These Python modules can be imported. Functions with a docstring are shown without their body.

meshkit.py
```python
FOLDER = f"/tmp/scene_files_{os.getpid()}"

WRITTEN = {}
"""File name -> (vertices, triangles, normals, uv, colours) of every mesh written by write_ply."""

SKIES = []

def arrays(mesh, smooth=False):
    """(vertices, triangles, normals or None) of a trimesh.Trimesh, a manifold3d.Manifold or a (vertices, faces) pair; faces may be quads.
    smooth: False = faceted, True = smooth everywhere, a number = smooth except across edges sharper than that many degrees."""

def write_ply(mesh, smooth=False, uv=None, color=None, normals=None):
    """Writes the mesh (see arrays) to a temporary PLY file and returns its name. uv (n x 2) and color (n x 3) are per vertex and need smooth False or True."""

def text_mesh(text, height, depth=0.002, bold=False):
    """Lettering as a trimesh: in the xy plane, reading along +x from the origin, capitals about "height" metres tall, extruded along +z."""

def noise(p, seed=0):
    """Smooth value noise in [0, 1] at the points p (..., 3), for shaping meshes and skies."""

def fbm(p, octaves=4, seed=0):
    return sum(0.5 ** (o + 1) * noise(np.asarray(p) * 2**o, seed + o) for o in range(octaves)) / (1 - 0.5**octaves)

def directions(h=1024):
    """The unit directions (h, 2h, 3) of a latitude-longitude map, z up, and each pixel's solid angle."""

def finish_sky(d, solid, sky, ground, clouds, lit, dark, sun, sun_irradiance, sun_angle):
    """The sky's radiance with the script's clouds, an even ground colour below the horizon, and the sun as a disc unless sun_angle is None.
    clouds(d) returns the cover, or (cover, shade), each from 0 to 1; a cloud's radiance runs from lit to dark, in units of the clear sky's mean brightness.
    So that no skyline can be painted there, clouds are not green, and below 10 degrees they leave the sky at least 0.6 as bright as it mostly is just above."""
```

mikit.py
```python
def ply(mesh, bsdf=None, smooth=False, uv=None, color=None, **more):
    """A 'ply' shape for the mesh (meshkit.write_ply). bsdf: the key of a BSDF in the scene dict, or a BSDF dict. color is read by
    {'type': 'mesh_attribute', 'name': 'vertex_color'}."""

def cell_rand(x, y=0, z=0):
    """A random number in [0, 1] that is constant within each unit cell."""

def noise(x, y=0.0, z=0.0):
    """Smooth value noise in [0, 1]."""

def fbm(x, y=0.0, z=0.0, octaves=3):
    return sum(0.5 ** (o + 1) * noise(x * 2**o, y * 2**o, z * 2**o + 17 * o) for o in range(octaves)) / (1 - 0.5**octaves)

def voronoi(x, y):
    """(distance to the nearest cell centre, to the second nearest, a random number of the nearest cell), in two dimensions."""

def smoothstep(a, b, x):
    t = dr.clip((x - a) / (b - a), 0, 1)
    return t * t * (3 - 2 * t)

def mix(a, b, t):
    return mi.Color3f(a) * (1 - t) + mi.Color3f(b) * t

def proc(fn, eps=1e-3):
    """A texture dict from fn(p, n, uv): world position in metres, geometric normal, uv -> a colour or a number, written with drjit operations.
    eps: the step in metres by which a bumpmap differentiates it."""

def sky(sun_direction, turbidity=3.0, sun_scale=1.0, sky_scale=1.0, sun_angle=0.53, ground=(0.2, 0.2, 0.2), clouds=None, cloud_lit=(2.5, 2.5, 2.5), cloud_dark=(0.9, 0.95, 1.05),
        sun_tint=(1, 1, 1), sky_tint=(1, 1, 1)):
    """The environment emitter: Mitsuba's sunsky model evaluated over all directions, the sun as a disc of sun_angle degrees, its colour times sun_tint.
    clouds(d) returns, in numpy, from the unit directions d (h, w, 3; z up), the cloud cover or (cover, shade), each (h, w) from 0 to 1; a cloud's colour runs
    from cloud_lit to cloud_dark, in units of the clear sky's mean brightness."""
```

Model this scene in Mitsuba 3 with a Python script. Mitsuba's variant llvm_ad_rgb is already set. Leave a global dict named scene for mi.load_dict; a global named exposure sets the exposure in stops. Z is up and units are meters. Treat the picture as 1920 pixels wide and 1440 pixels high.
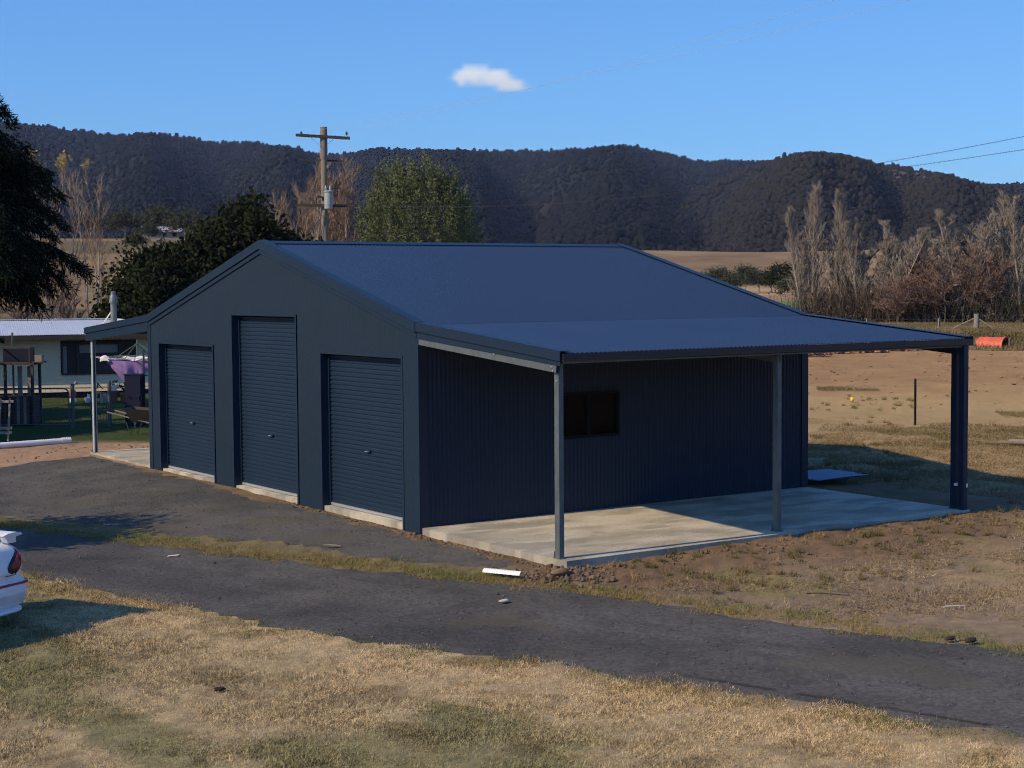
import math, random
import numpy as np, trimesh, shapely
from shapely.geometry import Polygon
from scipy.spatial import Delaunay
import drjit as dr
import mitsuba as mi
import mikit, meshkit
from mikit import proc, noise, fbm, voronoi, cell_rand, smoothstep, mix
T = mi.ScalarTransform4f
scene, labels = {}, {}

# ------------------------------------------------------------------ camera, light, exposure
CAM = np.array([-12.205, -20.135, 3.55])
YAW, PITCH, ROLL = 0.9683, -0.0611, -0.0075
_f = np.array([math.cos(PITCH) * math.cos(YAW), math.cos(PITCH) * math.sin(YAW), math.sin(PITCH)])
_r = np.cross(_f, [0, 0, 1.0]); _r /= np.linalg.norm(_r)
_u = np.cross(_r, _f)
_up = -math.sin(ROLL) * _r + math.cos(ROLL) * _u
scene['camera'] = {'type': 'perspective', 'fov': 35.36, 'fov_axis': 'x', 'near_clip': 0.1, 'far_clip': 20000.0,
                   'to_world': T().look_at(origin=CAM.tolist(), target=(CAM + _f).tolist(), up=_up.tolist())}

def small_cloud(d):
    """one small fair-weather cloud, seven degrees above the hills"""
    az = np.degrees(np.arctan2(d[..., 1], d[..., 0])); el = np.degrees(np.arcsin(np.clip(d[..., 2], -1, 1)))
    n = meshkit.fbm(np.stack([az * 1.6, el * 2.6, az * 0], -1), 4, 5) - .5 + .5 * (meshkit.fbm(np.stack([az * 5, el * 7, az * 0 + 3], -1), 3, 6) - .5)
    x, y = az - 56.15, el - 7.22
    c = np.zeros_like(az)
    for (cx, cy, rx, ry) in ((.62, .16, .62, .34), (-.05, 0, .75, .33), (-.75, -.2, .75, .2), (1.0, .02, .3, .2)):
        c = np.maximum(c, 1.15 - np.hypot((x - cx) / rx, (y - cy) / ry) + 1.0 * n)
    cover = np.clip(c / .75, 0, 1); cover = cover * cover * (3 - 2 * cover) * .86
    return cover, np.clip(.35 - y * .9, 0, 1) * np.ones_like(az)

scene['sky'] = mikit.sky([-1.5, 0.05, 1.0], turbidity=3.0, sky_scale=1.25, sky_tint=(.55, .96, 1.52), sun_tint=(1.0, .95, .86), clouds=small_cloud,
                         cloud_lit=(2.6, 2.7, 2.85), cloud_dark=(1.7, 1.85, 2.1), ground=(.16, .13, .09))
exposure = 1.5

# ------------------------------------------------------------------ helpers
class MB:
    """collects boxes, bars, tubes and sheets into one mesh"""
    def __init__(self): self.v, self.f, self.n = [], [], 0
    def add(self, v, f):
        v = np.asarray(v, float); f = np.asarray(f, int)
        if f.shape[1] == 4: f = np.vstack([f[:, [0, 1, 2]], f[:, [0, 2, 3]]])
        self.v.append(v); self.f.append(f + self.n); self.n += len(v); return self
    def tm(self, m): return self.add(m.vertices, m.faces)
    def frame(self, c, size, ax=None, ay=None):
        """box at centre c with sizes along ax, ay and their cross product"""
        ax = np.array([1, 0, 0.]) if ax is None else np.asarray(ax, float) / np.linalg.norm(ax)
        ay = np.array([0, 1, 0.]) if ay is None else np.asarray(ay, float) / np.linalg.norm(ay)
        az = np.cross(ax, ay)
        s = np.array([[x, y, z] for x in (-.5, .5) for y in (-.5, .5) for z in (-.5, .5)]) * np.asarray(size)
        v = np.asarray(c) + s[:, :1] * ax + s[:, 1:2] * ay + s[:, 2:] * az
        f = [[0, 1, 3], [0, 3, 2], [4, 6, 7], [4, 7, 5], [0, 4, 5], [0, 5, 1], [2, 3, 7], [2, 7, 6], [0, 2, 6], [0, 6, 4], [1, 5, 7], [1, 7, 3]]
        return self.add(v, f)
    def box(self, lo, hi): lo, hi = np.asarray(lo, float), np.asarray(hi, float); return self.frame((lo + hi) / 2, hi - lo)
    def bar(self, p0, p1, w, h, up=(0, 0, 1)):
        p0, p1 = np.asarray(p0, float), np.asarray(p1, float); d = p1 - p0; L = np.linalg.norm(d); d /= L
        s = np.cross(up, d)
        if np.linalg.norm(s) < 1e-3: s = np.cross([1, 0, 0], d)
        return self.frame((p0 + p1) / 2, (L, w, h), d, s)
    def tube(self, pts, rad, sides=6, caps=True):
        p = np.asarray(pts, float); rad = np.broadcast_to(np.asarray(rad, float), (len(p),))
        t = np.gradient(p, axis=0); t /= np.linalg.norm(t, axis=1, keepdims=True) + 1e-12
        a = np.cross(t, np.where(np.abs(t[:, 2:]) < .9, [0, 0, 1.], [1., 0, 0])); a /= np.linalg.norm(a, axis=1, keepdims=True) + 1e-12
        b = np.cross(t, a); ang = np.arange(sides) * 2 * np.pi / sides
        v = (p[:, None] + rad[:, None, None] * (np.cos(ang)[None, :, None] * a[:, None] + np.sin(ang)[None, :, None] * b[:, None])).reshape(-1, 3)
        i, j = np.meshgrid(np.arange(len(p) - 1), np.arange(sides), indexing='ij')
        q = np.stack([i * sides + j, i * sides + (j + 1) % sides, (i + 1) * sides + (j + 1) % sides, (i + 1) * sides + j], -1).reshape(-1, 4)
        f = np.vstack([q[:, [0, 1, 2]], q[:, [0, 2, 3]]])
        if caps:
            n = len(v); v = np.vstack([v, p[:1], p[-1:]]); k = np.arange(sides); e = (len(p) - 1) * sides
            f = np.vstack([f, np.stack([k * 0 + n, (k + 1) % sides, k], -1), np.stack([k * 0 + n + 1, e + k, e + (k + 1) % sides], -1)])
        return self.add(v, f)
    def grid(self, P):
        """sheet through an (m, n, 3) array of points"""
        P = np.asarray(P, float); m, n = P.shape[:2]; i, j = np.meshgrid(np.arange(m - 1), np.arange(n - 1), indexing='ij')
        return self.add(P.reshape(-1, 3), np.stack([i * n + j, (i + 1) * n + j, (i + 1) * n + j + 1, i * n + j + 1], -1).reshape(-1, 4))
    def extrude(self, poly, p0, ax, ay, az):
        """outline poly (n,2) along ax, ay, swept from p0 by the vector az"""
        poly = np.asarray(poly, float); n = len(poly); ax, ay, az = (np.asarray(q, float) for q in (ax, ay, az))
        v0 = np.asarray(p0) + poly[:, :1] * ax + poly[:, 1:] * ay
        k = np.arange(n); q = np.stack([k, (k + 1) % n, (k + 1) % n + n, k + n], -1)
        self.add(np.vstack([v0, v0 + az]), q)
        try:
            tv, tf = trimesh.creation.triangulate_polygon(Polygon(poly), engine='earcut')
            w = np.asarray(p0) + tv[:, :1] * ax + tv[:, 1:] * ay
            self.add(w, tf[:, ::-1]); self.add(w + az, tf)
        except Exception: pass
        return self
    def mesh(self): return np.vstack(self.v), np.vstack(self.f)

def put(key, m, mat, smooth=False, **kw):
    """one entry of the scene; a taken key gets the next number"""
    k, i = key, 0
    while k in scene: i += 1; k = f'{key}_{i:03d}'
    if isinstance(m, MB): m = m.mesh()
    scene[k] = mikit.ply(m, mat, smooth=smooth, **kw) if not isinstance(m, dict) else {**m, **kw}
    return k
def tag(key, label=None, cat=None, group=None, kind=None):
    d = labels.setdefault(key, {})
    for a, b in (('label', label), ('category', cat), ('group', group), ('kind', kind)):
        if b: d[a] = b
def free(name):
    """a thing's key that no entry uses yet"""
    k, i = name, 0
    while k in labels or any(s == k or s.startswith(k + '__') for s in scene): i += 1; k = f'{name}_{i:03d}'
    return k

#G-BEGIN
def sst(a,b,x):
    t=np.clip((x-a)/(b-a),0,1);return t*t*(3-2*t)
def polar(x,y):
    dx,dy=x-CAM[0],y-CAM[1]
    return np.hypot(dx,dy),np.degrees(np.arctan2(dy,dx))
def G(x,y):
    """height of the land"""
    x=np.asarray(x,float);y=np.asarray(y,float)
    r,az=polar(x,y)
    d=np.hypot(np.maximum(np.maximum(-x,x-7.85),0),np.maximum(np.maximum(-3.6-y,y-13.95),0))
    zf=-.05-.06*sst(8,-2,y)*sst(3,0,x)
    base=-.28+.18*sst(7,13,x)
    z=zf+(base-zf)*sst(0,3.5,d)
    z=z+.015*np.sin(x*.9+1.3*np.sin(y*.5))*np.sin(y*.7+.4)*sst(1,5,d)
    # field, grassed bank on the right, gentle rise to the far paddocks
    z=z+.12*sst(40,80,r)
    right=sst(56,50,az)
    z=z-.35*sst(86,90,r)*right+1.0*sst(93,101,r)*right*(1-sst(108,120,r))
    left=sst(62,68,az)
    z=z+left*16.0*sst(70,430,r)**1.3+(1-left)*(2.2*sst(120,320,r)+20*sst(300,1000,r)+sst(340,600,r)*2.2*(np.sin(x*.021+1)*np.sin(y*.017)+.5*np.sin(x*.05+y*.03)))
    return z
#G-END
def gz(x, y): return float(G(x, y))

# ------------------------------------------------------------------ materials
def mat(name, base, rough=.6, metallic=0., spec=.5, bump=None, bscale=1., **kw):
    b = {'type': 'principled', 'base_color': proc(base) if callable(base) else {'type': 'rgb', 'value': list(base)}, 'roughness': rough, 'metallic': metallic, 'specular': spec, **kw}
    if bump: b = {'type': 'bumpmap', 'arbitrary': proc(bump, 4e-3), 'scale': bscale, 'bsdf': b}
    scene[name] = {'type': 'twosided', 'bsdf': b}
    return name
def varied(c, amt, s):
    a, b = [float(q * (1 - amt)) for q in c], [float(q * (1 + amt)) for q in c]
    return lambda p, n, uv: mix(a, b, fbm(p.x * s, p.y * s, p.z * s, 3))

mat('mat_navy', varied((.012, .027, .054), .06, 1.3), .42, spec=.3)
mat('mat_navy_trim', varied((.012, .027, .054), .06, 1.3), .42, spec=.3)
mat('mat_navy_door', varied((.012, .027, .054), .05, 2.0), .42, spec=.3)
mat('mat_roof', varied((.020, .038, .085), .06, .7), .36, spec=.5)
mat('mat_gutter', (.014, .018, .026), .35)
def galv(p, n, uv):
    s = fbm(p.x * 14, p.y * 14, p.z * 5, 3); return mix((.085, .112, .125), (.175, .21, .222), s)
mat('mat_galvanised', galv, .5, metallic=.4)
mat('mat_bolt', (.75, .76, .78), .3, metallic=.8)
mat('mat_aluminium', (.55, .58, .62), .35, metallic=.6)
mat('mat_dark_metal', (.03, .032, .035), .5, metallic=.3)
mat('mat_black_steel', (.018, .016, .015), .6)
def concrete(p, n, uv):
    big = fbm(p.x * .55, p.y * .9, 0, 3); mid = fbm(p.x * 1.5 + 5, p.y * 3.4, p.z * 2, 4); fine = fbm(p.x * 30, p.y * 30, p.z * 30, 2)
    c = mix((.27, .252, .205), (.46, .435, .365), smoothstep(.25, .75, mid * .65 + big * .35))
    c = mix(c, (.23, .225, .20), .75 * smoothstep(.56, .70, fbm(p.x * 1.1 + 9, p.y * 2.6 + 3, 0, 4)))
    return c * (.88 + .24 * fine)
mat('mat_concrete', concrete, .75, spec=.35, bump=lambda p, n, uv: fbm(p.x * 18, p.y * 18, p.z * 18, 2), bscale=.004)
scene['mat_pane'] = {'type': 'thindielectric', 'int_ior': 1.13}
def gravel(p, n, uv):
    v, w, c = voronoi(p.x * 26, p.y * 26)
    g = fbm(p.x * 1.2, p.y * 1.2, 0, 4); k = fbm(p.x * .35 + 4, p.y * .35, 0, 3)
    col = mix((.056, .057, .056), (.092, .091, .088), smoothstep(.25, .75, g * .6 + k * .4))
    col = col * (.74 + .42 * c)
    col = mix(col, (.040, .040, .040), .35 * smoothstep(.62, .74, fbm(p.x * 2.3 + 1, p.y * 2.3 + 7, 0, 4)))
    along_, across = p.x * .31 - p.y * .95, p.x * .95 + p.y * .31
    col = col * (.84 + .32 * fbm(across * 3.2, along_ * .16, 5, 3))
    track = dr.abs(p.x - (-1.95 + (-8.4 - p.y) * .305) + .10 * (fbm(p.y * .6, 3, 0, 2) - .5))
    col = mix(col, (.028, .027, .025), .8 * smoothstep(.07, .02, track) * smoothstep(-8.0, -8.8, p.y) * smoothstep(.3, .5, fbm(p.x * 3, p.y * 3, 0, 3)))
    return mix(col, (.085, .080, .060), .5 * smoothstep(.66, .76, fbm(p.x * .8 + 31, p.y * .8, 0, 4)))
def gravel_h(p, n, uv):
    v, w, c = voronoi(p.x * 26, p.y * 26)
    return .004 * (1 - v) + .010 * fbm(p.x * 2.2, p.y * 2.2, 0, 4)
mat('mat_gravel', gravel, .9, spec=.2, bump=gravel_h, bscale=1.0)
def apron(p, n, uv):
    c = gravel(p, n, uv); s = fbm(p.x * 1.4 + 8, p.y * 1.4, 0, 4)
    return mix(c * 1.05, mi.Color3f(.100, .097, .086), .4 * smoothstep(.52, .7, s))
mat('mat_apron', apron, .9, spec=.2, bump=lambda p, n, uv: .006 * (1 - voronoi(p.x * 26, p.y * 26)[0]) + .028 * fbm(p.x * 2.6, p.y * 2.6, 0, 4), bscale=1.0)

def lawn_colour(p):
    g = fbm(p.x * .55, p.y * .42 + 3, 0, 4); f = fbm(p.x * 6, p.y * 6, 0, 3)
    straw = mix((.42, .31, .165), (.62, .49, .30), f)
    dull = mix((.35, .275, .155), (.51, .415, .25), f)
    green = mix((.115, .135, .055), (.22, .225, .10), f)
    edge = (p.x - (-5.15 + (2.4 - p.y) * .30)) * -1  # metres in from the driveway
    c = mix(straw, dull, smoothstep(.8, 3.0, edge + 2.2 * (fbm(p.x * .9 + 7, p.y * .9, 0, 3) - .5)))
    gm = smoothstep(.50, .63, g) * smoothstep(.5, 1.9, edge) * (1 - .5 * smoothstep(4.5, 8, edge))
    c = mix(c, green, .62 * gm)
    return mix(c, mi.Color3f(.15, .115, .065), .4 * smoothstep(.60, .72, fbm(p.x * 1.7 + 2, p.y * 1.7, 0, 3)))
def ground_colour(p, n, uv):
    dx, dy = p.x - float(CAM[0]), p.y - float(CAM[1])
    r = dr.sqrt(dx * dx + dy * dy); az = dr.atan2(dy, dx) * 57.29578
    n1 = fbm(p.x * .5, p.y * .5, 0, 4); n2 = fbm(p.x * 2.4, p.y * 2.4, 0, 4); n3 = fbm(p.x * 9, p.y * 9, 0, 3)
    lawn = lawn_colour(p) * .72
    soil = mix((.085, .058, .038), (.21, .15, .095), n2 * .6 + n3 * .4)           # turned earth by the slab
    dust = mix((.13, .100, .068), (.25, .195, .135), n3 * .5 + n2 * .5)            # bare pinkish dirt
    dust = mix(dust, mi.Color3f(.27, .205, .115), .7 * smoothstep(.5, .66, n1))
    olive = mix((.13, .125, .05), (.22, .185, .085), n3)
    dirt = mix(dust, soil, smoothstep(-6.0, -4.4, p.y + 1.6 * (n1 - .5)) * (1 - smoothstep(9, 12, p.x)))
    dirt = mix(dirt, olive, .8 * smoothstep(.55, .66, fbm(p.x * .6 + 40, p.y * .6, 0, 4)) * smoothstep(-8, -5.4, p.y) * (1 - smoothstep(-4.4, -3.9, p.y)))
    tan = mix((.20, .148, .080), (.30, .222, .122), n2 * .5 + n3 * .5)
    tan = mix(tan, mi.Color3f(.14, .12, .05), .45 * smoothstep(.5, .68, n1))
    field = mix((.195, .125, .067), (.265, .175, .095), fbm(p.x * .9, p.y * .9, 0, 4))
    field = mix(field, mi.Color3f(.20, .125, .065), .5 * smoothstep(.60, .70, fbm(p.x * 1.1 + 3, p.y * 1.1, 0, 4)))
    field = mix(field, mi.Color3f(.30, .225, .115), .8 * (1 - smoothstep(48, 62, r + 10 * (n1 - .5))))
    east = mix(dirt, tan, smoothstep(10.0, 15.0, p.x + 3 * (n1 - .5) + .35 * (p.y + 4)))
    east = mix(east, field, smoothstep(43, 52, r + 7 * (n1 - .5)))
    earth = mix((.19, .125, .080), (.33, .23, .155), n2 * .5 + n3 * .5)              # trench spoil left of the shed
    yard = mix((.024, .040, .014), (.052, .070, .025), n3 * .6 + n2 * .4)
    west = mix(earth, yard, smoothstep(18.3, 19.6, p.y + .45 * (p.x - 1) + 1.4 * (n1 - .5)))
    shrub = mix((.14, .105, .062), (.24, .18, .105), fbm(p.x * .13, p.y * .13, 0, 4))
    shrub = mix(shrub, mi.Color3f(.06, .058, .035), .6 * smoothstep(.5, .66, fbm(p.x * .05 + 3, p.y * .05, 0, 4)))
    west = mix(west, shrub, smoothstep(56, 64, r))
    col = mix(east, west, smoothstep(60.5, 62.5, az) * smoothstep(10, 12, p.y))
    strip = mix((.085, .080, .050), (.17, .15, .078), n2 * .6 + n3 * .4)
    col = mix(col, strip, .85 * smoothstep(-.15, -.5, p.x) * smoothstep(-3.6, -2.6, p.y) * (1 - smoothstep(11, 13, p.y)))
    near = smoothstep(-3.0, -3.6, p.x + .3226 * (p.y + 6))                        # camera side of the driveway
    col = mix(col, lawn, near)
    bank = mix((.15, .12, .068), (.28, .22, .125), fbm(p.x * .7, p.y * .7, 0, 4))
    far = mix((.23, .165, .10), (.36, .27, .165), fbm(p.x * .02, p.y * .02, 0, 4))
    far = mix(far, mi.Color3f(.16, .105, .07), .5 * smoothstep(.5, .7, fbm(p.x * .06, p.y * .06, 0, 4)))
    far = mix(far, mi.Color3f(.19, .125, .085), .6 * smoothstep(.5, .62, fbm(p.x * .008 + p.y * .02, p.y * .012, 0, 3)))
    far = mix(far, mi.Color3f(.085, .16, .05), smoothstep(185, 195, r) * (1 - smoothstep(232, 240, r)))   # strip of green crop
    right = 1 - smoothstep(57, 60, az)
    col = mix(col, bank, smoothstep(87, 90, r) * right)
    col = mix(col, far, smoothstep(165, 180, r) * right)
    return mix(col, far * .62, smoothstep(330, 420, r))
def ground_h(p, n, uv):
    dx, dy = p.x - float(CAM[0]), p.y - float(CAM[1]); r = dr.sqrt(dx * dx + dy * dy)
    return .05 * fbm(p.x * 4.2, p.y * 4.2, 0, 4) + smoothstep(44, 60, r) * .12 * fbm(p.x * 1.1, p.y * 1.1, 0, 3)
mat('mat_ground', ground_colour, .95, spec=.1, bump=ground_h, bscale=1.0)
mat('mat_lawn_blade', lambda p, n, uv: lawn_colour(p) * (.6 + .85 * cell_rand(p.x * 22, p.y * 22)), .8, spec=.15)
mat('mat_verge_blade', lambda p, n, uv: mix((.24, .19, .075), (.15, .165, .055), smoothstep(.42, .6, fbm(p.x * .9, p.y * .9, 0, 3))) * (.7 + .7 * cell_rand(p.x * 40, p.y * 40)), .8, spec=.15)
mat('mat_weed', lambda p, n, uv: mix((.26, .185, .10), (.12, .115, .045), smoothstep(.42, .62, fbm(p.x * .8 + 5, p.y * .8, 0, 3))) * (.6 + .8 * cell_rand(p.x * 30, p.y * 30)), .85, spec=.1)
mat('mat_paddock_blade', lambda p, n, uv: mix((.25, .19, .105), (.16, .135, .068), smoothstep(.42, .62, fbm(p.x * .5 + 5, p.y * .5, 0, 3))) * (.7 + .6 * cell_rand(p.x * 30, p.y * 30)), .85, spec=.1)
mat('mat_litter', lambda p, n, uv: mix((.12, .085, .05), (.40, .31, .19), cell_rand(p.x * 25, p.y * 25) * fbm(p.x * 1.2, p.y * 1.2, 0, 3) * 1.7), .9, spec=.1)
mat('mat_field_clod', lambda p, n, uv: mix((.20, .125, .068), (.31, .205, .115), cell_rand(p.x * 9, p.y * 9)), .95, spec=.1)
mat('mat_clod', lambda p, n, uv: mix((.08, .058, .040), (.24, .175, .12), .55 * cell_rand(p.x * 9, p.y * 9) + .45 * fbm(p.x * 12, p.y * 12, p.z * 12, 2)), .95, spec=.1)
mat('mat_stone', lambda p, n, uv: mix((.06, .06, .062), (.22, .215, .205), cell_rand(p.x * 17, p.y * 17) * cell_rand(p.x * 31, p.y * 31)), .85, spec=.2)
def forest(p, n, uv):
    k = fbm(p.x * .004, p.y * .004, p.z * .004, 3); c = cell_rand(p.x * .09, p.y * .09)
    col = mix((.007, .011, .015), (.019, .020, .023), k * .7 + c * .3)
    dx, dy = p.x - float(CAM[0]), p.y - float(CAM[1]); near_hill = (1 - smoothstep(2100, 2300, dr.sqrt(dx * dx + dy * dy))) * (1 - smoothstep(47, 51, dr.atan2(dy, dx) * 57.29578))
    return mix(col, mix((.014, .016, .016), (.034, .031, .029), k * .5 + c * .5), near_hill)
mat('mat_forest', forest, .95, spec=.05)
mat('mat_hill', lambda p, n, uv: mix((.008, .011, .014), (.019, .020, .022), fbm(p.x * .01, p.y * .01, p.z * .01, 4)), .95, spec=.05)
mat('mat_rock', (.09, .082, .08), .9)
def twig(a, b, name): mat(name, lambda p, n, uv: mix(a, b, fbm(p.x * .8, p.y * .8, p.z * .5, 3)), .85, spec=.15)
twig((.19, .165, .14), (.36, .32, .275), 'mat_poplar_twig')
twig((.15, .10, .085), (.27, .185, .155), 'mat_red_twig')
twig((.20, .14, .10), (.40, .30, .22), 'mat_willow_twig')
twig((.24, .21, .17), (.45, .41, .35), 'mat_pale_bark')
twig((.030, .025, .02), (.055, .045, .04), 'mat_shade_bark')
twig((.09, .075, .06), (.17, .145, .12), 'mat_dark_bark')
def leaf(name, a, b, s=1.2, t=.25):
    scene[name] = {'type': 'principledthin', 'base_color': proc(lambda p, n, uv: mix(a, b, .6 * fbm(p.x * s, p.y * s, p.z * s, 2) + .4 * cell_rand(p.x * 9, p.y * 9, p.z * 9))), 'roughness': .6, 'diff_trans': t * 2, 'spec_trans': 0.0}
leaf('mat_green_leaf', (.045, .070, .032), (.25, .275, .14), .8, .2)
leaf('mat_dark_leaf', (.010, .016, .010), (.045, .052, .026), 1.5, .08)
leaf('mat_conifer_leaf', (.006, .012, .009), (.020, .032, .020), 1.5, .06)
leaf('mat_yellow_leaf', (.42, .30, .06), (.55, .47, .25), 3, .2)
leaf('mat_gum_leaf', (.035, .042, .026), (.10, .105, .070), .5, .1)
leaf('mat_undergrowth', (.045, .038, .032), (.15, .125, .10), .5, .1)
def bark(p, n, uv): return mix((.14, .122, .106), (.25, .228, .202), fbm(p.x * 9, p.y * 9, p.z * 1.2, 3))
mat('mat_pole', bark, .85)
mat('mat_timber_dark', varied((.055, .045, .040), .5, 4), .85)
mat('mat_timber_grey', varied((.22, .20, .175), .35, 4), .85)
mat('mat_grey_paint', varied((.30, .36, .38), .1, 3), .45)
mat('mat_ceramic', (.10, .05, .035), .3)
mat('mat_board', varied((.80, .69, .50), .06, 1.5), .65)
mat('mat_zinc_roof', varied((.60, .66, .72), .08, 1.2), .38, metallic=.35)
mat('mat_fascia', (.05, .045, .045), .6)
mat('mat_window_frame', (.05, .045, .045), .5)
mat('mat_blind', (.32, .31, .29), .8)
mat('mat_flue', varied((.17, .20, .215), .2, 4), .5, metallic=.3)
mat('mat_pvc', varied((.80, .80, .82), .04, 3), .35)
mat('mat_white', (.78, .78, .77), .5)
mat('mat_paper', (.55, .52, .45), .9)
mat('mat_lavender', varied((.40, .26, .60), .06, 4), .85)
mat('mat_cloth_white', (.80, .80, .78), .85)
mat('mat_gate', (.10, .12, .13), .5, metallic=.4)
mat('mat_clothesline', (.12, .17, .13), .5, metallic=.3)
mat('mat_cabinet', (.014, .018, .042), .6, spec=.15)
mat('mat_red_pipe', varied((.62, .12, .06), .2, 3), .5)
mat('mat_brick_rubble', lambda p, n, uv: mix((.24, .085, .06), (.38, .22, .17), cell_rand(p.x * 5, p.y * 5)), .9)
mat('mat_terracotta', (.28, .10, .07), .7)
mat('mat_yellow', (.80, .55, .06), .5)
mat('mat_car_paint', (.74, .75, .78), .28, clearcoat=1.0, clearcoat_gloss=.95)
mat('mat_car_lamp', (.24, .012, .012), .12, clearcoat=1.0)
mat('mat_car_seal', (.012, .012, .014), .4)
mat('mat_car_strip', (.34, .02, .03), .35)
mat('mat_car_glass', (.015, .018, .02), .06, spec=.8)
mat('mat_tyre', (.02, .02, .02), .85)
mat('mat_rim', (.42, .43, .45), .3, metallic=.8)
mat('mat_blue_sheet', varied((.055, .10, .21), .08, 2), .22, spec=.9)
mat('mat_stick', varied((.17, .14, .11), .3, 6), .9)
mat('mat_faint_wire', (.42, .50, .60), .5)
mat('mat_window_trim', (.012, .013, .017), .6, spec=.08)
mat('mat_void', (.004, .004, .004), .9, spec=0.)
mat('mat_soil_dark', (.035, .026, .02), .95)
mat('mat_wire', (.03, .03, .03), .6)
mat('mat_far_roof', (.34, .36, .40), .5)
mat('mat_far_wall', (.42, .41, .38), .8)

# ------------------------------------------------------------------ land
DRIVE_LOW = [(-7.4, 10), (-6.6, 6.5), (-5.91, 2.39), (-5.61, .88), (-5.42, -.15), (-4.95, -1.3), (-4.64, -2.69), (-4.36, -3.82), (-3.88, -5.4), (-3.46, -6.31), (-2.95, -6.94), (-2.58, -8.27), (-2.0, -9.84), (-1.59, -10.72), (-1.29, -11.72), (-1.06, -12.47), (-.2, -16), (1.2, -21)]
DRIVE_UP = [(-6.2, 13), (-4.64, 6.86), (-4.36, 6.05), (-3.61, 4.37), (-2.98, 2.67), (-2.32, .39), (-1.73, -1.62), (-1.13, -3.29), (-.69, -4.4), (.2, -5.85), (.68, -7.13), (1.11, -8.33), (1.52, -9.55), (1.9, -10.54), (3.0, -14), (4.6, -20)]
APRON = [(-5.6, 12.2), (-4.42, 7.64), (-4.07, 7.01), (-3.11, 4.57), (-2.55, 2.67), (-2.01, 1.04), (-1.43, -1.09), (-1.01, -2.46), (-.62, -3.26), (-.1, -3.0), (-.08, -.2), (-.06, 13.6), (-.9, 13.65), (-1.98, 13.86), (-4.0, 14.0)]
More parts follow.
